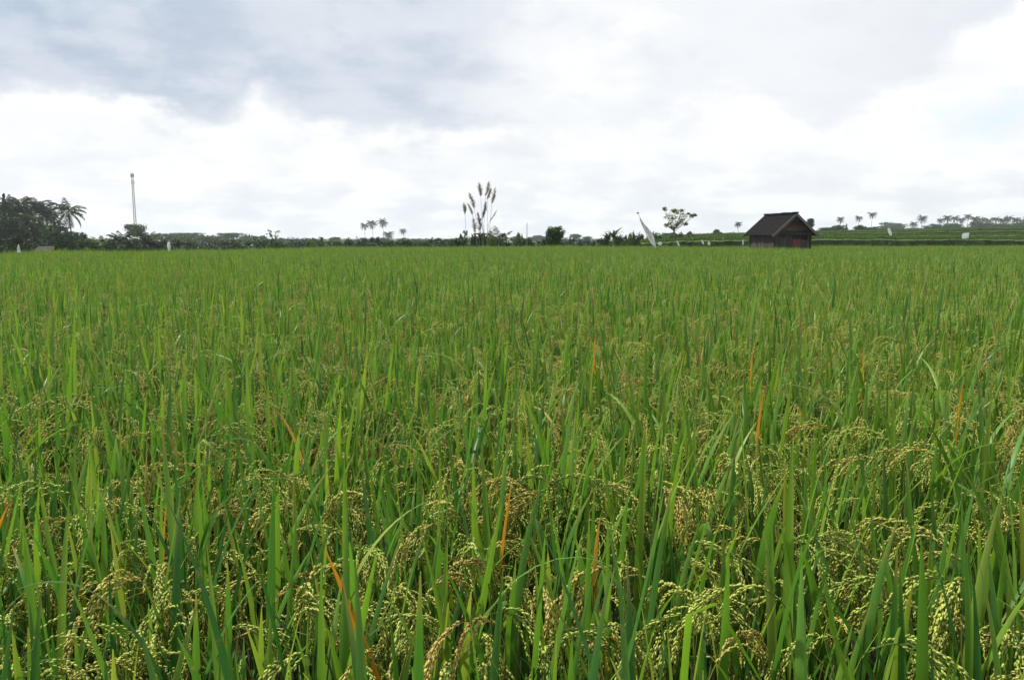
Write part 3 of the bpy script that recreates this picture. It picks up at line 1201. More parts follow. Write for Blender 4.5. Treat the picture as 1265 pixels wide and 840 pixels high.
def broad_proto(seed, H, Wd, shape, mat, nclump, n_each, size, trunk=.25, limbs=6):
    """trunk with limbs, crown of leaf clumps; shape: round, column, umbrella, sparse, shrub, cone"""
    q = random.Random(seed)
    C, rd = [], []
    for k in range(nclump):
        a = q.uniform(0, 6.28)
        if shape == 'umbrella':
            lay = q.choice((.62, .74, .84, .93))
            rr_ = Wd * .5 * math.sqrt(q.random()) * (1.0 if lay > .8 else .7)
            C.append((math.cos(a) * rr_, math.sin(a) * rr_, H * lay - abs(rr_) * .12))
            rd.append(Wd * q.uniform(.12, .2))
        elif shape == 'sparse':
            rr_ = Wd * .5 * q.uniform(.25, 1)
            z = H * (.42 + .55 * q.random())
            C.append((math.cos(a) * rr_, math.sin(a) * rr_, z))
            rd.append(Wd * q.uniform(.05, .12))
        elif shape == 'cone':
            s = q.random()
            rr_ = Wd * .5 * (1 - s) * q.uniform(.3, 1)
            C.append((math.cos(a) * rr_, math.sin(a) * rr_, H * (.15 + .83 * s)))
            rd.append(Wd * .16 * (1.15 - s))
        elif shape == 'column':
            rr_ = Wd * .5 * q.random() ** .6 * .8
            C.append((math.cos(a) * rr_, math.sin(a) * rr_, H * q.uniform(.2, .94)))
            rd.append(Wd * q.uniform(.14, .24))
        elif shape == 'shrub':
            s = q.random()
            rr_ = Wd * .5 * math.sqrt(q.random()) * .9
            C.append((math.cos(a) * rr_, math.sin(a) * rr_, H * (.12 + .78 * s * (1 - (rr_ / (Wd * .5)) ** 2 * .6))))
            rd.append(Wd * q.uniform(.08, .17))
        else:
            u_ = q.uniform(-1, 1)
            sh = q.random() ** .35 * .84
            hr = math.sqrt(1 - u_ * u_)
            C.append((math.cos(a) * hr * sh * Wd * .5, math.sin(a) * hr * sh * Wd * .5, H * .60 + u_ * sh * H * .36))
            rd.append(Wd * q.uniform(.10, .18))
    cb = MB()
    leaf_cloud(cb, q, C, rd, n_each, size, mat, .8 if shape != 'umbrella' else .65)
    tb = MB()
    th = {'umbrella': .72, 'sparse': .5, 'shrub': .3, 'cone': .85, 'column': .7}.get(shape, .5) * H
    r0 = trunk
    bx, by = q.uniform(-.03, .03) * H, q.uniform(-.03, .03) * H
    tb.tube([(0, 0, -.15), (bx * .3, by * .3, th * .4), (bx, by, th)], [r0 * 1.2, r0 * .85, r0 * .5], M_BARK, n=6)
    for k in range(limbs):
        c = C[k % len(C)] if shape != 'umbrella' else C[q.randrange(len(C))]
        s = Vector((bx * q.uniform(.5, 1), by * q.uniform(.5, 1), th * q.uniform(.55, 1)))
        e = Vector(c)
        mid = s.lerp(e, .5) + Vector((0, 0, -.04 * H * (1 if shape == 'umbrella' else -.3)))
        tb.tube([s, mid, e], [r0 * .42, r0 * .28, r0 * .1], M_BARK, n=4, cap=False)
    return tb.mesh('trunk'), cb.mesh('crown'), H, Wd


PROTO = {}
def proto(kind, i):
    key = (kind, i)
    if key not in PROTO:
        s = 300 + i * 17 + sum(map(ord, kind))
        if kind == 'round': p = broad_proto(s, 10, 8, 'round', T_DARK, 90, 46, .36, .28, 9)
        elif kind == 'roundmid': p = broad_proto(s, 8, 7, 'round', T_MID, 70, 42, .33, .22, 8)
        elif kind == 'umbrella': p = broad_proto(s, 11, 12, 'umbrella', T_MID, 80, 36, .40, .22, 9)
        elif kind == 'cone': p = broad_proto(s, 12, 4, 'cone', T_DARK, 80, 44, .34, .2, 5)
        elif kind == 'shrub': p = broad_proto(s, 3, 4, 'shrub', T_DARK, 54, 50, .19, .07, 7)
        elif kind == 'shrubmid': p = broad_proto(s, 3, 4, 'shrub', T_MID, 54, 50, .19, .07, 7)
        elif kind == 'shrublight': p = broad_proto(s, 3, 4, 'shrub', T_LIGHT, 54, 50, .19, .06, 7)
        elif kind == 'column': p = broad_proto(s, 5, 2.2, 'column', T_MID, 28, 34, .16, .09, 6)
        elif kind == 'sparse': p = broad_proto(s, 6, 4.6, 'sparse', T_MID, 26, 26, .17, .12, 16)
        PROTO[key] = p
    return PROTO[key]


def tree(name, kind, u, vtop, D, wpx, label, cat='tree', group=None, i=0, base=None):
    top = at(u, vtop, D)
    z0 = ground_z(top.x, top.y) if base is None else base
    tm, cm, H, Wd = proto(kind, i)
    h = top.z - z0
    w = wpx * D / FPX * (1.45 if kind.startswith('shrub') else 1.12)
    o = thing(name, label, cat, (top.x, top.y, z0), random.uniform(0, 6.28), group, (w / Wd, w / Wd, h / H))
    put('trunk', tm, o)
    put('crown', cm, o)
    return o


def palm(u, vc, D, rpx, label, group=None, i=0, sep=False):
    """vc: pixel row of the crown's heart"""
    p = at(u, vc, D)
    z0 = ground_z(p.x, p.y)
    tm, cm, H, top = palm_protos[i % 6]
    h = p.z - z0
    L = rpx * D / FPX
    s = L / 4.0
    yaw = random.uniform(0, 6.28)
    off = Matrix.Rotation(yaw, 3, 'Z') @ Vector((top.x, top.y, 0)) * s
    o = thing('palm_tree', label, 'palm tree', (p.x - off.x, p.y - off.y, z0), yaw, group)
    t = put('trunk', tm, o)
    t.scale = (s, s, h / H)
    if not sep:
        c = put('crown', cm, o)
        c.scale = (s, s, s)
        c.location = (0, 0, h - H * s)
    else:
        q2 = random.Random(sep)
        for gg, yw in palm_frond_set(q2, 19, 4.3, (1.35, -.6)):
            c = put('frond', mesh_of(gg, 'frond'), o)
            c.location = (top.x * s, top.y * s, h)
            c.scale = (s, s, s)
            c.rotation_euler = (0, 0, yw)
    return o


# left grove
GL = 'trees of the dark grove at the left'
tree('tree', 'cone', 4, 238, 150, 15, 'slender dark pointed tree rising highest in the left grove', 'tree', GL, 0)
tree('tree', 'round', 19, 251, 158, 36, 'tall dark broadleaf tree beside the pointed tree', 'tree', GL, 0)
tree('tree', 'round', -14, 254, 160, 40, 'dark broadleaf tree cut by the picture edge', 'tree', GL, 1)
palm(39, 262, 166, 17, 'coconut palm half hidden between the broadleaf tree and a fuller palm', GL, 1)
palm(53, 260, 160, 19, 'full dark coconut palm in the middle of the left grove', GL, 0)
palm(65, 268, 172, 13, 'coconut palm next to the grove\'s outermost one, its fronds touching it', GL, 3)
palm(84, 262, 152, 23, 'coconut palm with long separate fronds standing out right of the grove', GL, 2, sep=77)
palm(11, 254, 146, 18, 'coconut palm in the crown of the tall broadleaf tree', GL, 4)
palm(26, 253, 148, 18, 'coconut palm leaning out of the tall broadleaf tree\'s open side', GL, 2)
palm(46, 254, 150, 17, 'highest coconut palm of the inner grove', GL, 5)
palm(57, 264, 150, 16, 'coconut palm in front of the full dark one', GL, 3)
palm(71, 277, 140, 13, 'short coconut palm below the outermost one', GL, 1)
palm(36, 272, 138, 16, 'short coconut palm low in the grove over the shed', GL, 0)
palm(-3, 258, 146, 19, 'coconut palm cut by the picture edge', GL, 5)
tree('tree', 'round', 6, 264, 140, 40, 'low dark tree under the pointed tree', 'tree', GL, 2)
tree('tree', 'round', 40, 270, 142, 42, 'low dark tree under the two inner palms', 'tree', GL, 0)
tree('tree', 'roundmid', 64, 273, 138, 32, 'greener low tree above the brown shed roof', 'tree', GL, 0)
tree('tree', 'round', 90, 282, 136, 28, 'dark tree under the lone coconut palm', 'tree', GL, 1)
tree('tree', 'round', 102, 288, 132, 20, 'small dark tree closing the grove on the open side', 'tree', GL, 2)
for k, (u, v, w, lb) in enumerate([(-8, 287, 34, 'dark shrub at the very left under the grove'), (18, 290, 30, 'dark shrub behind the small white cone flag'),
                                   (40, 291, 26, 'dark shrub left of the brown shed'), (78, 290, 28, 'dark shrub right of the brown shed'),
                                   (101, 293, 24, 'rounded shrub under the grove\'s last tree')]):
    tree('shrub', 'shrub' if k != 4 else 'shrubmid', u, v, 84 + k * 2, w, lb, 'shrub', 'undergrowth shrubs of the left grove', k % 3)


def clump_plant(name, u, vtop, D, wpx, label, n=11, mat=T_PALM, seed=1, cat='palm'):
    """young palm: fronds rising from the ground, each one a part"""
    top = at(u, vtop, D)
    z0 = ground_z(top.x, top.y)
    h = top.z - z0
    w = wpx * D / FPX
    q2 = random.Random(seed)
    o = thing(name, label, cat, (top.x, top.y, z0))
    tb = MB()
    tb.tube([(0, 0, -.1), (0, 0, h * .45)], [w * .035, w * .03], M_PALMBARK, n=6)
    tb.build('trunk', o)
    for k in range(n):
        a0 = q2.uniform(.5, 1.4)
        gg = frond_geo(q2, max(h * .68, w * .55) * q2.uniform(.75, 1), a0, q2.uniform(.7, 1.5), 13, mat, .2)
        f = put('frond', mesh_of(gg, 'frond'), o)
        f.location = (0, 0, h * .4)
        f.rotation_euler = (0, 0, k * 2.4)
    return o


def banana(u, vtop, D, label, seed, mat=T_LIGHT, wl=.22):
    top = at(u, vtop, D)
    z0 = ground_z(top.x, top.y)
    h = top.z - z0
    q2 = random.Random(seed)
    o = thing('banana_plant', label, 'banana plant', (top.x, top.y, z0), q2.uniform(0, 6))
    tb = MB()
    tb.tube([(0, 0, -.1), (.03, 0, h * .3), (.02, .02, h * .62)], [.14, .12, .07], M_CULM, n=6)
    tb.build('stem', o)
    for k in range(8):
        L = h * .5 * q2.uniform(.8, 1.05)
        gg = leaf_geo(L, L * wl, q2.uniform(.5, 1.7), 8, q2.uniform(-.3, .3), m=mat, r=q2.random())
        f = put('leaf', mesh_of(gg, 'leaf'), o)
        f.location = (0, 0, h * .58)
        f.rotation_euler = (0, q2.uniform(.1, .55), k * 2.4)
    return o


clump_plant('palm_tree', 125, 285.5, 104, 28, 'yellow-green bushy young palm between the grove and the low dark palms', 13, T_LIGHT, 3, 'palm tree')
clump_plant('palm_tree', 151, 279, 112, 36, 'low dark palm with wide arching fronds just left of the mast', 22, T_PALM, 4, 'palm tree')
clump_plant('palm_tree', 179, 279.5, 108, 24, 'low dark narrow palm just right of the mast', 18, T_PALM, 6, 'palm tree')
tree('tree', 'umbrella', 168, 276.5, 190, 22, 'flat-topped tree spreading at the foot of the mast', 'tree', None, 0)
tree('shrub', 'shrubmid', 113, 295, 92, 20, 'small green shrub beside the yellow-green young palm', 'shrub', None, 1)
tree('shrub', 'shrub', 140, 296, 96, 26, 'dark shrub below the wide low palm', 'shrub', None, 0)
tree('shrub', 'shrub', 167, 296, 98, 26, 'dark shrub filling the gap between the two low palms', 'shrub', None, 2)
tree('shrub', 'shrub', 188, 294, 110, 18, 'dark shrub behind the thin white flag strip', 'shrub', None, 1)

FAR = 'far trees along the horizon'
for (k, u, v, D, w, i, lb) in [
    ('roundmid', 200, 287, 330, 30, 0, 'hazy rounded tree just right of the low palms'),
    ('umbrella', 228, 287.2, 380, 34, 1, 'hazy tree with a broad flat crown'),
    ('roundmid', 252, 291, 350, 26, 1, 'hazy low tree between two flat-crowned ones'),
    ('umbrella', 286, 287.6, 360, 28, 2, 'hazy flat-crowned tree standing tallest of the far tree line'),
    ('roundmid', 268, 290.6, 400, 26, 2, 'hazy dense tree left of the tall flat-crowned one'),
    ('roundmid', 310, 290.5, 340, 24, 0, 'hazy tree with a notched top'),
    ('cone', 308, 289.5, 330, 8, 1, 'small hazy pointed tree on the far tree line'),
    ('roundmid', 322, 295, 320, 18, 2, 'low hazy tree left of the feathery one'),
    ('roundmid', 360, 294.6, 380, 22, 1, 'low hazy tree right of the feathery one'),
    ('roundmid', 414, 292, 420, 14, 0, 'tiny hazy flat-crowned tree right of the dark small tree'),
    ('roundmid', 377, 296, 360, 18, 0, 'low greyish tree left of the dark small tree'),
]:
    tree('tree', k, u, v, D, w, lb, 'tree', FAR, i)
tree('tree', 'sparse', 338, 283.5, 120, 17, 'feathery thin tree with a few tufts on the left half of the horizon', 'tree', None, 1)
for (k, u, v, D, w, i, nm, lb) in [
    ('shrubmid', 341, 296, 100, 18, 0, 'shrub', 'green shrub at the foot of the feathery tree'),
    ('shrublight', 384, 295.5, 110, 15, 1, 'shrub', 'pale green shrub left of the dark small tree'),
    ('column', 397.5, 291.5, 96, 9, 0, 'tree', 'small dark upright tree alone on the field edge'),
    ('shrubmid', 431, 295, 130, 11, 2, 'shrub', 'small pointed shrub left of the five palms'),
    ('shrubmid', 416, 297, 120, 12, 1, 'shrub', 'low shrub right of the dark small tree'),
    ('shrub', 456, 292.5, 150, 18, 0, 'shrub', 'rounded dark shrub under the two leftmost of the five palms'),
    ('shrub', 467, 293, 140, 8, 1, 'shrub', 'narrow dark shrub under the middle palm'),
    ('shrubmid', 484, 297, 130, 22, 2, 'shrub', 'wide low green shrub under the shortest palm'),
    ('shrub', 501, 295.5, 120, 10, 0, 'shrub', 'dark shrub under the rightmost of the five palms'),
    ('shrub', 506, 298.5, 100, 6, 1, 'shrub', 'very small dark bush right of the five palms'),
    ('shrubmid', 517, 297, 150, 12, 0, 'shrub', 'greyish shrub right of the small dark bush'),
    ('shrub', 533, 292.5, 180, 9, 2, 'shrub', 'upright shrub at the left end of the low thicket'),
    ('shrub', 541, 293, 170, 12, 0, 'shrub', 'dark shrub in the low thicket left of the reeds'),
    ('shrublight', 556, 293, 150, 18, 1, 'shrub', 'yellow-green shrub in the low thicket left of the reeds'),
    ('shrub', 548, 297, 130, 24, 1, 'shrub', 'long low dark shrub in front of the yellow-green one'),
    ('column', 574.5, 283, 76, 7, 1, 'tree', 'small dark upright tree under the leftmost reed plume'),
    ('shrub', 569, 288, 78, 13, 2, 'shrub', 'dark shrub left of the reed clump'),
    ('shrub', 591, 286, 72, 17, 0, 'shrub', 'dark dense shrub at the foot of the reed clump'),
    ('shrublight', 601, 282, 74, 17, 2, 'shrub', 'fresh green shrub growing through the reed clump'),
    ('shrub', 621, 287, 84, 15, 1, 'shrub', 'greyish shrub right of the small palm by the reeds'),
    ('shrubmid', 634, 292, 90, 14, 0, 'shrub', 'low green shrub between the reeds and the thin pole'),
    ('shrublight', 642, 285.5, 92, 12, 0, 'shrub', 'yellowish shrub just left of the thin pole'),
    ('shrubmid', 651, 292, 90, 14, 1, 'shrub', 'green shrub at the foot of the thin pole'),
    ('shrub', 666, 297.5, 100, 10, 2, 'shrub', 'tiny dark shrub between the thin pole and the round tree'),
    ('shrub', 706, 293, 170, 8, 0, 'shrub', 'small dark upright bush right of the round tree'),
    ('shrub', 734, 297, 120, 6, 1, 'shrub', 'tiny dark bush left of the thicket by the banner'),
    ('shrubmid', 747, 288, 88, 10, 0, 'shrub', 'narrow bush at the left end of the thicket by the banner'),
    ('shrubmid', 766, 288, 86, 16, 1, 'shrub', 'green bush right of the banana plant'),
    ('shrublight', 775, 285, 84, 12, 2, 'shrub', 'pale green bush beside the top of the white banner'),
    ('shrub', 781, 284, 90, 8, 0, 'shrub', 'dark upright bush left of the white banner'),
    ('shrubmid', 790, 286, 84, 12, 1, 'shrub', 'green bush behind the white banner'),
    ('shrub', 807, 286, 82, 10, 2, 'shrub', 'dark bush right of the white banner'),
]:
    tree(nm, k, u, v, D, w, lb, 'tree' if nm == 'tree' else 'shrub', None, i)

palm(450, 279, 520, 7, 'leftmost of the five slim palms', 'five palms left of the reeds', 1)
palm(459.5, 276.5, 520, 7.5, 'second of the five slim palms, its crown touching the leftmost one', 'five palms left of the reeds', 2)
palm(472.7, 274.5, 520, 7.5, 'tallest of the five slim palms, with a bare thin trunk', 'five palms left of the reeds', 4)
palm(480, 290, 470, 7.5, 'shortest of the five slim palms, close to the shrubs', 'five palms left of the reeds', 0)
palm(497.7, 285.5, 520, 6, 'rightmost of the five slim palms, standing apart', 'five palms left of the reeds', 5)
clump_plant('palm_tree', 616, 274, 80, 20, 'small palm with spread fronds right of the reed clump', 10, T_PALM, 8, 'palm tree')
clump_plant('palm_tree', 605, 276, 84, 14, 'narrow dark palm inside the right edge of the reed clump', 9, T_PALM, 9, 'palm tree')
banana(758, 278, 84, 'banana plant with upright broad leaves left of the white banner', 5, T_MID, .2)
banana(752, 284, 88, 'small banana plant left of the taller one', 6, T_MID, .2)

# round tree
tree('tree', 'roundmid', 686.5, 275, 66, 24, 'dark round bushy tree standing alone in mid horizon', 'tree', None, 3)
for k, (u, v, w, lb) in enumerate([(680, 284, 16, 'low left lobe bush tucked under the round tree'), ]):
    tree('shrub', 'shrub', u, v, 67, w, lb, 'shrub', None, 1)
for (k, u, v, D, w, i, lb) in [
    ('roundmid', 711, 288, 520, 14, 1, 'far bluish tree right of the round tree'),
    ('roundmid', 726, 291.5, 560, 12, 0, 'far bluish low tree, second right of the round tree'),
    ('shrub', 664, 290.5, 560, 18, 1, 'far blue rounded bush right of the thin pole'),
    ('roundmid', 830, 286, 240, 28, 0, 'hazy tree low behind the tufted tree'),
    ('shrub', 852, 285, 220, 8, 0, 'small dark bush on the skyline right of the tufted tree'),
    ('shrub', 886, 283, 240, 10, 1, 'small dark pointed bush on the skyline left of the hut'),
    ('shrub', 904, 288, 230, 12, 2, 'low dark bush close to the hut\'s left eave'),
]:
    tree('tree' if 'shrub' not in k else 'shrub', k, u, v, D, w, lb, 'tree' if 'shrub' not in k else 'shrub', FAR, i)

# tufted tree right of the banner: every limb ends in its own tuft
def tufted_tree():
    D = 70
    b = at(833, 300, D)
    z0 = ground_z(b.x, b.y)
    o = thing('tree', 'thin tree with scattered leaf tufts on bare limbs right of the white banner', 'tree', (b.x, b.y, z0))
    q2 = random.Random(3)
    tb = MB()
    fork = at(832.5, 283, D) - Vector((b.x, b.y, z0))
    tb.tube([(0, 0, -.1), (.03, 0, fork.z * .6), tuple(fork)], [.10, .085, .07], M_BARK, n=7)
    cb = MB()
    C, rd = [], []
    for (u, v, r) in [(821, 259.5, 2.2), (827, 268, 4.2), (831, 270, 3.2), (835, 263, 3.4), (832, 260, 2.2), (843, 260, 2.2), (844, 266, 4.2), (843, 271, 4.0), (839, 274, 3.4),
                      (855, 267, 2.4), (859, 266.5, 1.6), (826, 278, 3), (823, 279, 1.8), (838, 278, 2.4), (847, 277, 2), (850, 264.5, 1.4), (829, 281, 2)]:
        yy = D + q2.uniform(-1.0, 1.0)
        p = at(u, v, yy) - Vector((b.x, b.y, z0))
        mid = fork.lerp(p, .5) + Vector((q2.uniform(-.08, .08), q2.uniform(-.1, .1), -.1))
        tb.tube([tuple(fork - Vector((0, 0, q2.uniform(0, .3)))), tuple(mid), tuple(p)], [.034, .022, .010], M_BARK, n=4, cap=False)
        for j in range(3):
            C.append(tuple(p + Vector((q2.gauss(0, .4), q2.gauss(0, .4), q2.gauss(0, .3))) * r * D / FPX))
            rd.append(r * D / FPX * q2.uniform(.5, .9))
    leaf_cloud(cb, q2, C, [x * 1.9 for x in rd], 40, .075, T_LIGHT, .8)
    tb.build('trunk', o)
    cb.build('crown', o)


tufted_tree()
tree('shrub', 'shrub', 838, 286, 76, 16, 'dark bush at the foot of the tufted tree', 'shrub', None, 0)
tree('shrub', 'shrubmid', 858, 291, 80, 40, 'long low green bush right of the tufted tree', 'shrub', None, 1)
tree('shrub', 'shrub', 816, 291, 78, 18, 'low dark bush between the banner and the tufted tree', 'shrub', None, 2)
palm(912, 277, 300, 6, 'small hazy palm standing left of the hut roof', None, 3)

# right skyline
GR = 'palms along the right skyline'
RP = [(1038.4, 271, 430, 5.5, 'first palm right of the hut, short and round'), (1061, 269.5, 430, 6, 'second palm right of the hut, over a dark bush'),
      (1077.7, 265.5, 440, 5.8, 'tallest slim palm right of the hut, third from it'), (1129, 277, 460, 6.5, 'low palm just right of the blue dome-shaped tree'),
      (1139.6, 270, 450, 7, 'taller palm beside the low one right of the blue dome-shaped tree'), (1162, 272.5, 470, 5.5, 'slim palm at the left end of the dense skyline palms'),
      (1170.5, 269.5, 460, 6.5, 'palm with full crown at the left part of the dense skyline palms'), (1180, 270, 470, 6.5, 'palm right beside the full-crowned one'),
      (1188, 272, 480, 5.5, 'lower palm before the bright gap in the skyline'), (1196, 267.5, 470, 6, 'palm standing highest over the bright gap')]
for k, (u, v, D, r, lb) in enumerate(RP):
    palm(u, v, D, r, lb, GR, k)
for k, u in enumerate((1205, 1213, 1221, 1230, 1239, 1246, 1255, 1263, 1272, 1282)):
    palm(u, 270.5 + (k * 37 % 5) * .7, 440 + (k * 53 % 60), 6 + (k % 3) * .6, 'blue-grey palm, %s in the close row right of the bright skyline gap' % ('first', 'second', 'third', 'fourth', 'fifth', 'sixth', 'seventh', 'eighth', 'ninth', 'tenth')[k], 'close row of palms at the right end', k)
for (k, u, v, D, w, i, nm, lb) in [
    ('round', 1001, 267.5, 190, 10, 1, 'tree', 'dark dense tree peeping over the right slope of the hut roof'),
    ('roundmid', 1102, 272.8, 640, 32, 2, 'tree', 'bluish dome-shaped tree standing alone on the right skyline'),
    ('round', 1063, 277.5, 260, 15, 2, 'tree', 'dark squat tree under the second palm right of the hut'),
    ('roundmid', 1036, 276.5, 280, 16, 0, 'tree', 'green tree under the first palm right of the hut'),
    ('roundmid', 1022, 280, 270, 22, 1, 'tree', 'low green tree between the hut and the first palm'),
    ('cone', 1046, 276.5, 260, 6, 0, 'tree', 'small dark pointed tree between the first two palms'),
    ('roundmid', 1078, 279, 330, 18, 2, 'tree', 'pale hazy tree under the tallest slim palm'),
    ('roundmid', 1155, 275, 420, 24, 0, 'tree', 'rounded hazy tree at the start of the dense skyline palms'),
    ('roundmid', 1177, 274, 430, 24, 1, 'tree', 'hazy tree filling the dense skyline palms'),
    ('roundmid', 1207, 271, 460, 18, 2, 'tree', 'bluish tree right of the bright gap'),
    ('roundmid', 1222, 273, 440, 20, 0, 'tree', 'hazy tree under the first palms of the close row'),
    ('roundmid', 1241, 274, 450, 24, 1, 'tree', 'hazy tree under the middle of the close row'),
    ('roundmid', 1262, 273, 440, 26, 2, 'tree', 'hazy tree under the end of the close row'),
]:
    tree(nm, k, u, v, D, w, lb, 'tree', 'trees under the right skyline palms', i)

# far wood: reads as one mass
mb = MB()
q2 = random.Random(77)
C, rd = [], []
u = -700.0
while u < 830:
    D = q2.uniform(260, 420)
    vt = 295.6 + 1.2 * math.sin(u * .05) + q2.uniform(-2.2, 1.2) - (4.2 if 185 < u < 325 else 0) - (5.5 + 2 * math.sin(u * .021) if u < -30 else 0)
    p = at(u, vt, D)
    rw = q2.uniform(1.6, 3.6)
    z = p.z - rw * .8
    while z > -2.5:
        for k in range(2):
            C.append((p.x + q2.uniform(-1, 1) * rw * .8, p.y + q2.uniform(-2, 2), z)); rd.append(rw)
        z -= rw
    u += q2.uniform(2.5, 6.5)
u = 800.0
while u < 1900:
    D = q2.uniform(330, 460)
    vt = 288.5 - 7.0 * sstep(990, 1130, u) + 1.0 * math.sin(u * .09) + q2.uniform(-1.6, 1.2)
    p = at(u, vt, D)
    rw = q2.uniform(1.6, 3.2)
    z = p.z - rw * .8
    while z > 1.5:
        C.append((p.x, p.y, z)); rd.append(rw); z -= rw
    u += q2.uniform(2.5, 6)
leaf_cloud(mb, q2, C, rd, 64, .62, T_MID, .9)
tag(mb.build('distant_wood'), 'low hazy wood closing the horizon behind the fields', kind='stuff')


# scrub between the field and the wood
mb = MB()
q2 = random.Random(78)
C, rd = [], []
u = -700.0
while u < 930:
    D = q2.uniform(90, 190)
    vt = 298.6 + .8 * math.sin(u * .11) + q2.uniform(-2.2, 1.0) - (3 if u < 100 else 0)
    p = at(u, vt, D)
    rw = q2.uniform(.5, 1.3)
    z = p.z - rw * .8
    while z > -1.6:
        C.append((p.x + q2.uniform(-1, 1) * rw * .7, p.y + q2.uniform(-1, 1), z)); rd.append(rw)
        z -= rw
    u += q2.uniform(1.5, 5.0)
leaf_cloud(mb, q2, C, rd, 80, .22, T_DARK, .9)
tag(mb.build('scrub'), 'low uneven scrub along the far side of the rice field', kind='stuff')

# ------------------------------------------------------------------ reed clump with feathery plumes
def reeds():
    D = 68
    b = at(597, 302, D)
    z0 = ground_z(b.x, b.y)
    o = thing('reed_clump', 'tall reed clump with thin stems and feathery grey plumes against the sky', 'reeds', (b.x, b.y, z0))
    q2 = random.Random(21)
    #        tip u,v   plume base u,v   width px  dark
    rows = [(591.5, 227, 594, 243, 4.6, 0), (603.5, 226, 600, 242, 4.0, 0), (605.5, 233, 602, 247, 3.6, 0), (611, 233.5, 607.5, 252, 4.0, 0), (579.5, 239, 586, 258, 5.0, 0),
            (573, 252.5, 574.5, 265, 3.6, 1), (578, 252.5, 584, 266, 3.0, 0), (599.5, 250.5, 596, 270, 4.4, 2), (590, 264, 593, 286, 5.4, 2), (584.5, 271, 586.5, 288, 4.6, 1),
            (613, 260.5, 604, 275, 1.5, 0)]
    for (u0, v0, u1, v1, w, dk) in rows:
        yy = D + q2.uniform(-.7, .7)
        tip, pb = at(u0, v0, yy), at(u1, v1, yy)
        rel = lambda p: p - Vector((b.x, b.y, z0))
        tip, pb = rel(tip), rel(pb)
        foot = Vector(((u1 - 597) * .035 + q2.uniform(-.2, .2), q2.uniform(-.3, .3), -.05))
        if u1 < 576:
            foot.x = pb.x * .93
        st = MB()
        mid = foot.lerp(pb, .55) + Vector(((foot.x - pb.x) * .12, 0, 0))
        st.tube([foot, mid, pb, pb.lerp(tip, .5), tip], [.022, .018, .014, .010, .004], M_PLUME, n=4, cap=False)
        s = st.build('stem', o)
        pl = MB()
        ww = w * D / FPX * .5
        ww *= 1.9 if dk < 2 else 1.4
        n = int(250 if dk < 2 else 230)
        V, F, rr = [], [], []
        for k in range(n):
            f = q2.random()
            p = pb.lerp(tip, f) + Vector(((tip - pb).z * .05 * math.sin(f * 3.1), 0, 0))
            a = q2.uniform(0, 6.28)
            prof = math.sin(math.pi * min(1, f * .85 + .12)) ** .7
            out = Vector((math.cos(a), math.sin(a), 0)) * ww * prof * q2.uniform(.3, 1.15)
            e = p + out * .8 + (tip - pb).normalized() * q2.uniform(.02, .30)
            wd = (tip - pb).normalized() * .014 * (1.5 if dk == 2 else 1)
            i = len(V)
            V += [tuple(p - wd), tuple(p + wd), tuple(e + wd * .8), tuple(e - wd * .8)]
            F.append((i, i + 1, i + 2, i + 3))
            rr += [q2.random()] * 4
        pl.add(V, F, M_PLUMED if dk == 2 else M_PLUME, 0.0, rr)
        pl.build('plume', s)
    # grassy foot
    for k in range(14):
        L = q2.uniform(1.2, 2.2)
        gg = leaf_geo(L, .05, q2.uniform(.4, 1.2), 7, q2.uniform(-.5, .5), m=T_MID, r=q2.random())
        f = put('leaf', mesh_of(gg, 'leaf'), o)
        f.location = (q2.uniform(-.5, .5), q2.uniform(-.4, .4), 1.6 if k % 2 else .3)
        f.rotation_euler = (0, q2.uniform(.05, .4), q2.uniform(0, 6.28))


reeds()

# ------------------------------------------------------------------ flags, banner, sticks
def mat_cloth(name, c1, c2):
    m, N = material(name)
    tc = N.n('ShaderNodeTexCoord').outputs['Object']
    c = N.mix(N.mr(N.noise(tc, 5, 5), .3, .7), c1, c2)
    tr = N.n('ShaderNodeBsdfTranslucent')
    N.put(tr.inputs[0], c)
    mx = N.n('ShaderNodeMixShader')
    mx.inputs[0].default_value = .5
    N.t.links.new(principled(N, c, .7, .2), mx.inputs[1])
    N.t.links.new(tr.outputs[0], mx.inputs[2])
    finish(N, mx.outputs[0])
    return m


M_CLOTH = mat_cloth('white_cloth', (.86, .87, .86), (.92, .92, .91))
M_CLOTHG = mat_cloth('worn_white_cloth', (.66, .67, .65), (.84, .84, .83))
M_PANEL = mat_simple('grey_panel', (.12, .11, .105), (.18, .17, .16), 5, .6, .3)
M_BAMBOO = mat_simple('bamboo', (.14, .12, .07), (.25, .21, .13), 10, .6, .3)


def cloth_strip(pts_w, mat, depth=.05, seed=1, nx=7):
    """hanging cloth along a spine: list of (centre, half width vector); gathered in folds"""
    q2 = random.Random(seed)
    mb = MB()
    V, F = [], []
    ph = q2.uniform(0, 6)
    for side in (0, 1):
        for i, (c, hw) in enumerate(pts_w):
            for k in range(nx):
                f = k / (nx - 1) * 2 - 1
                p = Vector(c) + Vector(hw) * f
                p.y += depth * math.sin(f * 5 + ph + i * .4) + side * .006
                V.append(tuple(p))
    n = len(pts_w) * nx
    for side in (0, 1):
        for i in range(len(pts_w) - 1):
            for k in range(nx - 1):
                a = side * n + i * nx + k
                F.append((a, a + 1, a + nx + 1, a + nx) if side else (a, a + nx, a + nx + 1, a + 1))
    mb.add(V, F, mat)
    return mb


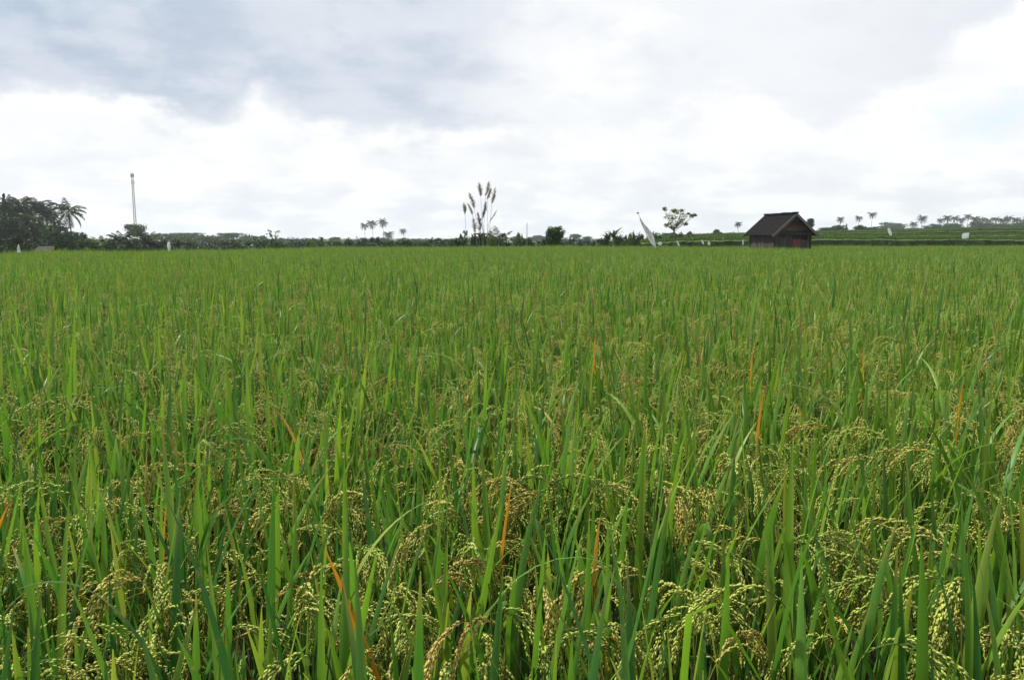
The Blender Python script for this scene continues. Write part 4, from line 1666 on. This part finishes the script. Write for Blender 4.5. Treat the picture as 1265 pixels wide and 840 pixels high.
def banner():
    D = 44
    foot = at(810, 306, D)
    z0 = 0.0
    o = thing('banner', 'tall white cloth banner on a bent bamboo pole leaning left above the rice', 'banner', (foot.x + .12, foot.y, z0))
    rel = lambda u, v: at(u, v, D) - o.location
    mb = MB()
    mb.tube([Vector((.05, 0, -.05)), rel(811, 309), rel(803, 291), rel(795, 276), rel(790, 267.5), rel(787.8, 263.8)], [.022, .02, .017, .013, .010, .008], M_BAMBOO, n=6)
    mb.build('pole', o)
    px = D / FPX
    sp = [(790.3, 270, .5), (792.5, 275, 1.2), (796, 280, 3.0), (799.5, 285, 4.2), (802.5, 290, 4.8), (804.5, 295, 4.6), (806.5, 300, 3.6), (808.6, 304, 2.0), (809.8, 306.5, .6)]
    cl = cloth_strip([(rel(u, v) + Vector((.0, -.05, 0)), Vector((w * px * .8, 0, w * px * .15))) for u, v, w in sp], M_CLOTHG, .045, 3, 9)
    cl.build('cloth', o)
    tb = MB()
    c = rel(787.8, 263.6)
    leaf_cloud(tb, random.Random(1), [tuple(c)], [.065], 40, .035, M_PLUMED, 1)
    tb.build('tuft', o)


banner()


def small_flag(u, vt, vb, D, w, label, lean=0.0, shape='strip', mat=None, group=None):
    p = at(u, vb, D)
    z0 = ground_z(p.x, p.y)
    for (lip, depth) in TERR:
        if lip[0].x < p.x < lip[-1].x:
            q_ = min(lip, key=lambda l: abs(l.x - p.x))
            if q_.y < D < q_.y + depth:
                z0 = q_.z
    o = thing('flag', label, 'flag', (p.x, p.y, z0), 0, group)
    t = at(u + lean, vt, D) - o.location
    b = Vector((0, 0, p.z - z0))
    mb = MB()
    mb.tube([(0, 0, -.05), b, t + Vector((0, 0, .04))], [.013, .012, .008], M_BAMBOO, n=5)
    mb.build('stick', o)
    px = D / FPX * w / 2
    n = 6
    sp = []
    for i in range(n + 1):
        f = i / n
        c = t.lerp(b, f)
        k = (f * .95 + .06) if shape == 'cone' else (1.0 if shape == 'square' else .55 + .45 * math.sin(math.pi * f))
        sp.append((c + Vector((0, -.03, 0)), Vector((px * k, 0, px * .1))))
    cloth_strip(sp, mat or M_CLOTH, .03 if shape != 'square' else .012, int(u)).build('cloth', o)
    return o


small_flag(24, 302.6, 312, 30, 6.6, 'small white cone-shaped cloth in front of the dark grove', -1, 'cone')
small_flag(209.5, 299, 310.5, 36, 3.8, 'thin upright white strip of cloth right of the two low palms', -.6, 'strip')
small_flag(1100.5, 282, 291, 74, 3.8, 'narrow white flag leaning left on the terraces under the blue dome-shaped tree', -3, 'strip')
small_flag(1192, 288, 295, 72, 8.2, 'square white sheet standing on the right terraces', 1.2, 'square')
for (u, vt, vb, D, w, ln, lb) in [(815.5, 299, 303, 56, 5, -.5, 'small white rag just right of the banner\'s foot'), (839, 298, 304, 54, 2.2, -2.5, 'slanted white stick flag below the tufted tree'),
                                  (855.5, 293.5, 297, 70, 2.5, 0, 'tiny white rag on the terrace bank right of the tufted tree'), (869, 296.5, 302, 56, 2.4, -2, 'slanted white rag, left one of a pair near the field edge'),
                                  (876, 298.5, 303, 56, 3, -.5, 'white rag, right one of the pair near the field edge'), (882, 293.8, 297, 72, 2.6, 0, 'tiny white rag beyond the pair, on the terrace'),
                                  (894, 293.5, 297, 72, 3, 0, 'tiny white rag nearest the hut on the terrace'), (917.8, 296.5, 303, 55, 1.8, .2, 'thin white strip upright beside the hut\'s left wall')]:
    small_flag(u, vt, vb, D, w, lb, ln, 'strip', None, 'small white rags on sticks left of the hut')

# dark pot on a stake
p = at(1100, 304, 58)
o = thing('pot', 'small dark upturned pot on a stake at the field edge right of the hut', 'pot', (p.x, p.y, 0))
mb = MB(); mb.tube([(0, 0, -.05), (0, 0, 1.0)], .02, M_BAMBOO, n=5); mb.build('stake', o)
mb = MB()
zt = at(1100, 300, 58).z
mb.tube([(0, 0, zt - .26), (0, 0, zt - .22), (0, 0, zt - .12), (0, 0, zt - .03), (0, 0, zt)], [.12, .16, .17, .12, .05], M_DARKW, n=12)
mb.build('bowl', o)

# thin pole
p = at(651, 275, 88)
z0 = ground_z(p.x, p.y)
o = thing('pole', 'thin bare pole standing alone among shrubs right of the reeds', 'pole', (p.x, p.y, z0))
mb = MB(); mb.tube([(0, 0, -.1), (0, 0, p.z - z0)], [.05, .035], M_BAMBOO, n=6); mb.build('shaft', o)
mb = MB(); mb.tube([(-.12, 0, p.z - z0 - .3), (.12, 0, p.z - z0 - .3)], .02, M_BAMBOO, n=5); mb.build('crosspiece', o)

# brown roofed shed below the left grove
p = at(57.5, 304.3, 66)
z0 = ground_z(p.x, p.y)
o = thing('shed', 'low open shed with a brown roof below the left grove', 'shed', (p.x, p.y, z0), R(8))
h = p.z - z0
M_RUST = mat_simple('brown_tin_roof', (.035, .028, .025), (.07, .055, .048), 5, .8, .1)
for (sx, sy) in ((-1, -1), (1, -1), (-1, 1), (1, 1)):
    mb = MB(); mb.box((sx * .6, sy * .6, (h - .3) / 2), (.09, .09, h - .3), M_DARKW); mb.build('post', o, False)
for sgn in (-1, 1):
    mb = MB()
    V = [(-.78, sgn * .85, h - .42), (.78, sgn * .85, h - .42), (.62, 0, h), (-.62, 0, h)]
    V += [(a, b, c - .05) for a, b, c in V]
    mb.add(V, [(0, 1, 2, 3), (7, 6, 5, 4), (0, 4, 5, 1), (1, 5, 6, 2), (2, 6, 7, 3), (3, 7, 4, 0)], M_RUST)
    mb.build('roof_slope', o, False)
mb = MB(); mb.box((0, .6, (h - .4) / 2), (1.2, .04, h - .4), M_PLANK); mb.build('back_wall', o, False)

# ------------------------------------------------------------------ lattice mast
def mat_bands():
    m, N = material('mast_paint')
    tc = N.n('ShaderNodeTexCoord').outputs['Object']
    s_ = N.n('ShaderNodeSeparateXYZ')
    N.put(s_.inputs[0], tc)
    f = N.m('GREATER_THAN', N.m('MODULO', s_.outputs[2], 9.0), 4.5)
    c = N.mix(f, (.075, .03, .025), (.075, .068, .066))
    c = N.mix(N.mr(N.noise(tc, 1.5, 5), .4, .7, 0, .5), c, (.16, .13, .12))
    finish(N, principled(N, c, .6, .3))
    return m


def mast():
    D = 320
    M_MAST = mat_bands()
    top = at(163, 213, D)
    z0 = ground_z(top.x, top.y)
    H = top.z - z0
    o = thing('lattice_mast', 'tall thin red and white lattice radio mast rising over the low palms', 'mast', (top.x, top.y, z0), R(20))
    def half(z): return .46 - .18 * z / H
    cor = [(-1, -1), (1, -1), (1, 1), (-1, 1)]
    for (sx, sy) in cor:
        mb = MB()
        mb.tube([(sx * half(0), sy * half(0), -.2), (sx * half(H), sy * half(H), H - 1)], [.085, .07], M_MAST, n=5)
        mb.build('leg', o)
    mb = MB()
    nz = 30
    for k in range(nz):
        za, zb = (H - 1) * k / nz, (H - 1) * (k + 1) / nz
        for i in range(4):
            a, b = cor[i], cor[(i + 1) % 4]
            mb.tube([(a[0] * half(za), a[1] * half(za), za), (b[0] * half(zb), b[1] * half(zb), zb)], .038, M_MAST, n=3, cap=False)
            mb.tube([(a[0] * half(zb), a[1] * half(zb), zb), (b[0] * half(zb), b[1] * half(zb), zb)], .038, M_MAST, n=3, cap=False)
    mb.build('bracing', o)['kind'] = 'stuff'
    for (hh, n) in ((H - 1.3, 6), (H - 4.0, 3)):
        for k in range(n):
            a = 6.28 * k / n
            mb = MB()
            mb.box((math.cos(a) * .58, math.sin(a) * .58, hh), (.12, .24, 1.5), M_PANEL, Matrix.Rotation(a, 4, 'Z'))
            an = mb.build('antenna', o, False)
            mb = MB(); mb.tube([(math.cos(a) * .2, math.sin(a) * .2, hh), (math.cos(a) * .53, math.sin(a) * .53, hh)], .04, M_MAST, n=4); mb.build('bracket', an)
    mb = MB(); mb.tube([(0, 0, H - 1.1), (0, 0, H)], .05, M_MAST, n=5); mb.build('spike', o)


mast()

# ------------------------------------------------------------------ haze
mh, N = material('haze_air')
pvn = N.n('ShaderNodeVolumePrincipled')
pvn.inputs['Color'].default_value = (.88, .94, 1.0, 1)
pvn.inputs['Density'].default_value = 0.00023
pvn.inputs['Anisotropy'].default_value = 0.2
oo = N.n('ShaderNodeOutputMaterial')
N.t.links.new(pvn.outputs[0], oo.inputs['Volume'])
mb = MB()
mb.box((0, 0, 20), (4100, 4100, 60), mh)
tag(mb.build('haze', None, False), 'thin pale haze in the air over the fields', kind='stuff')
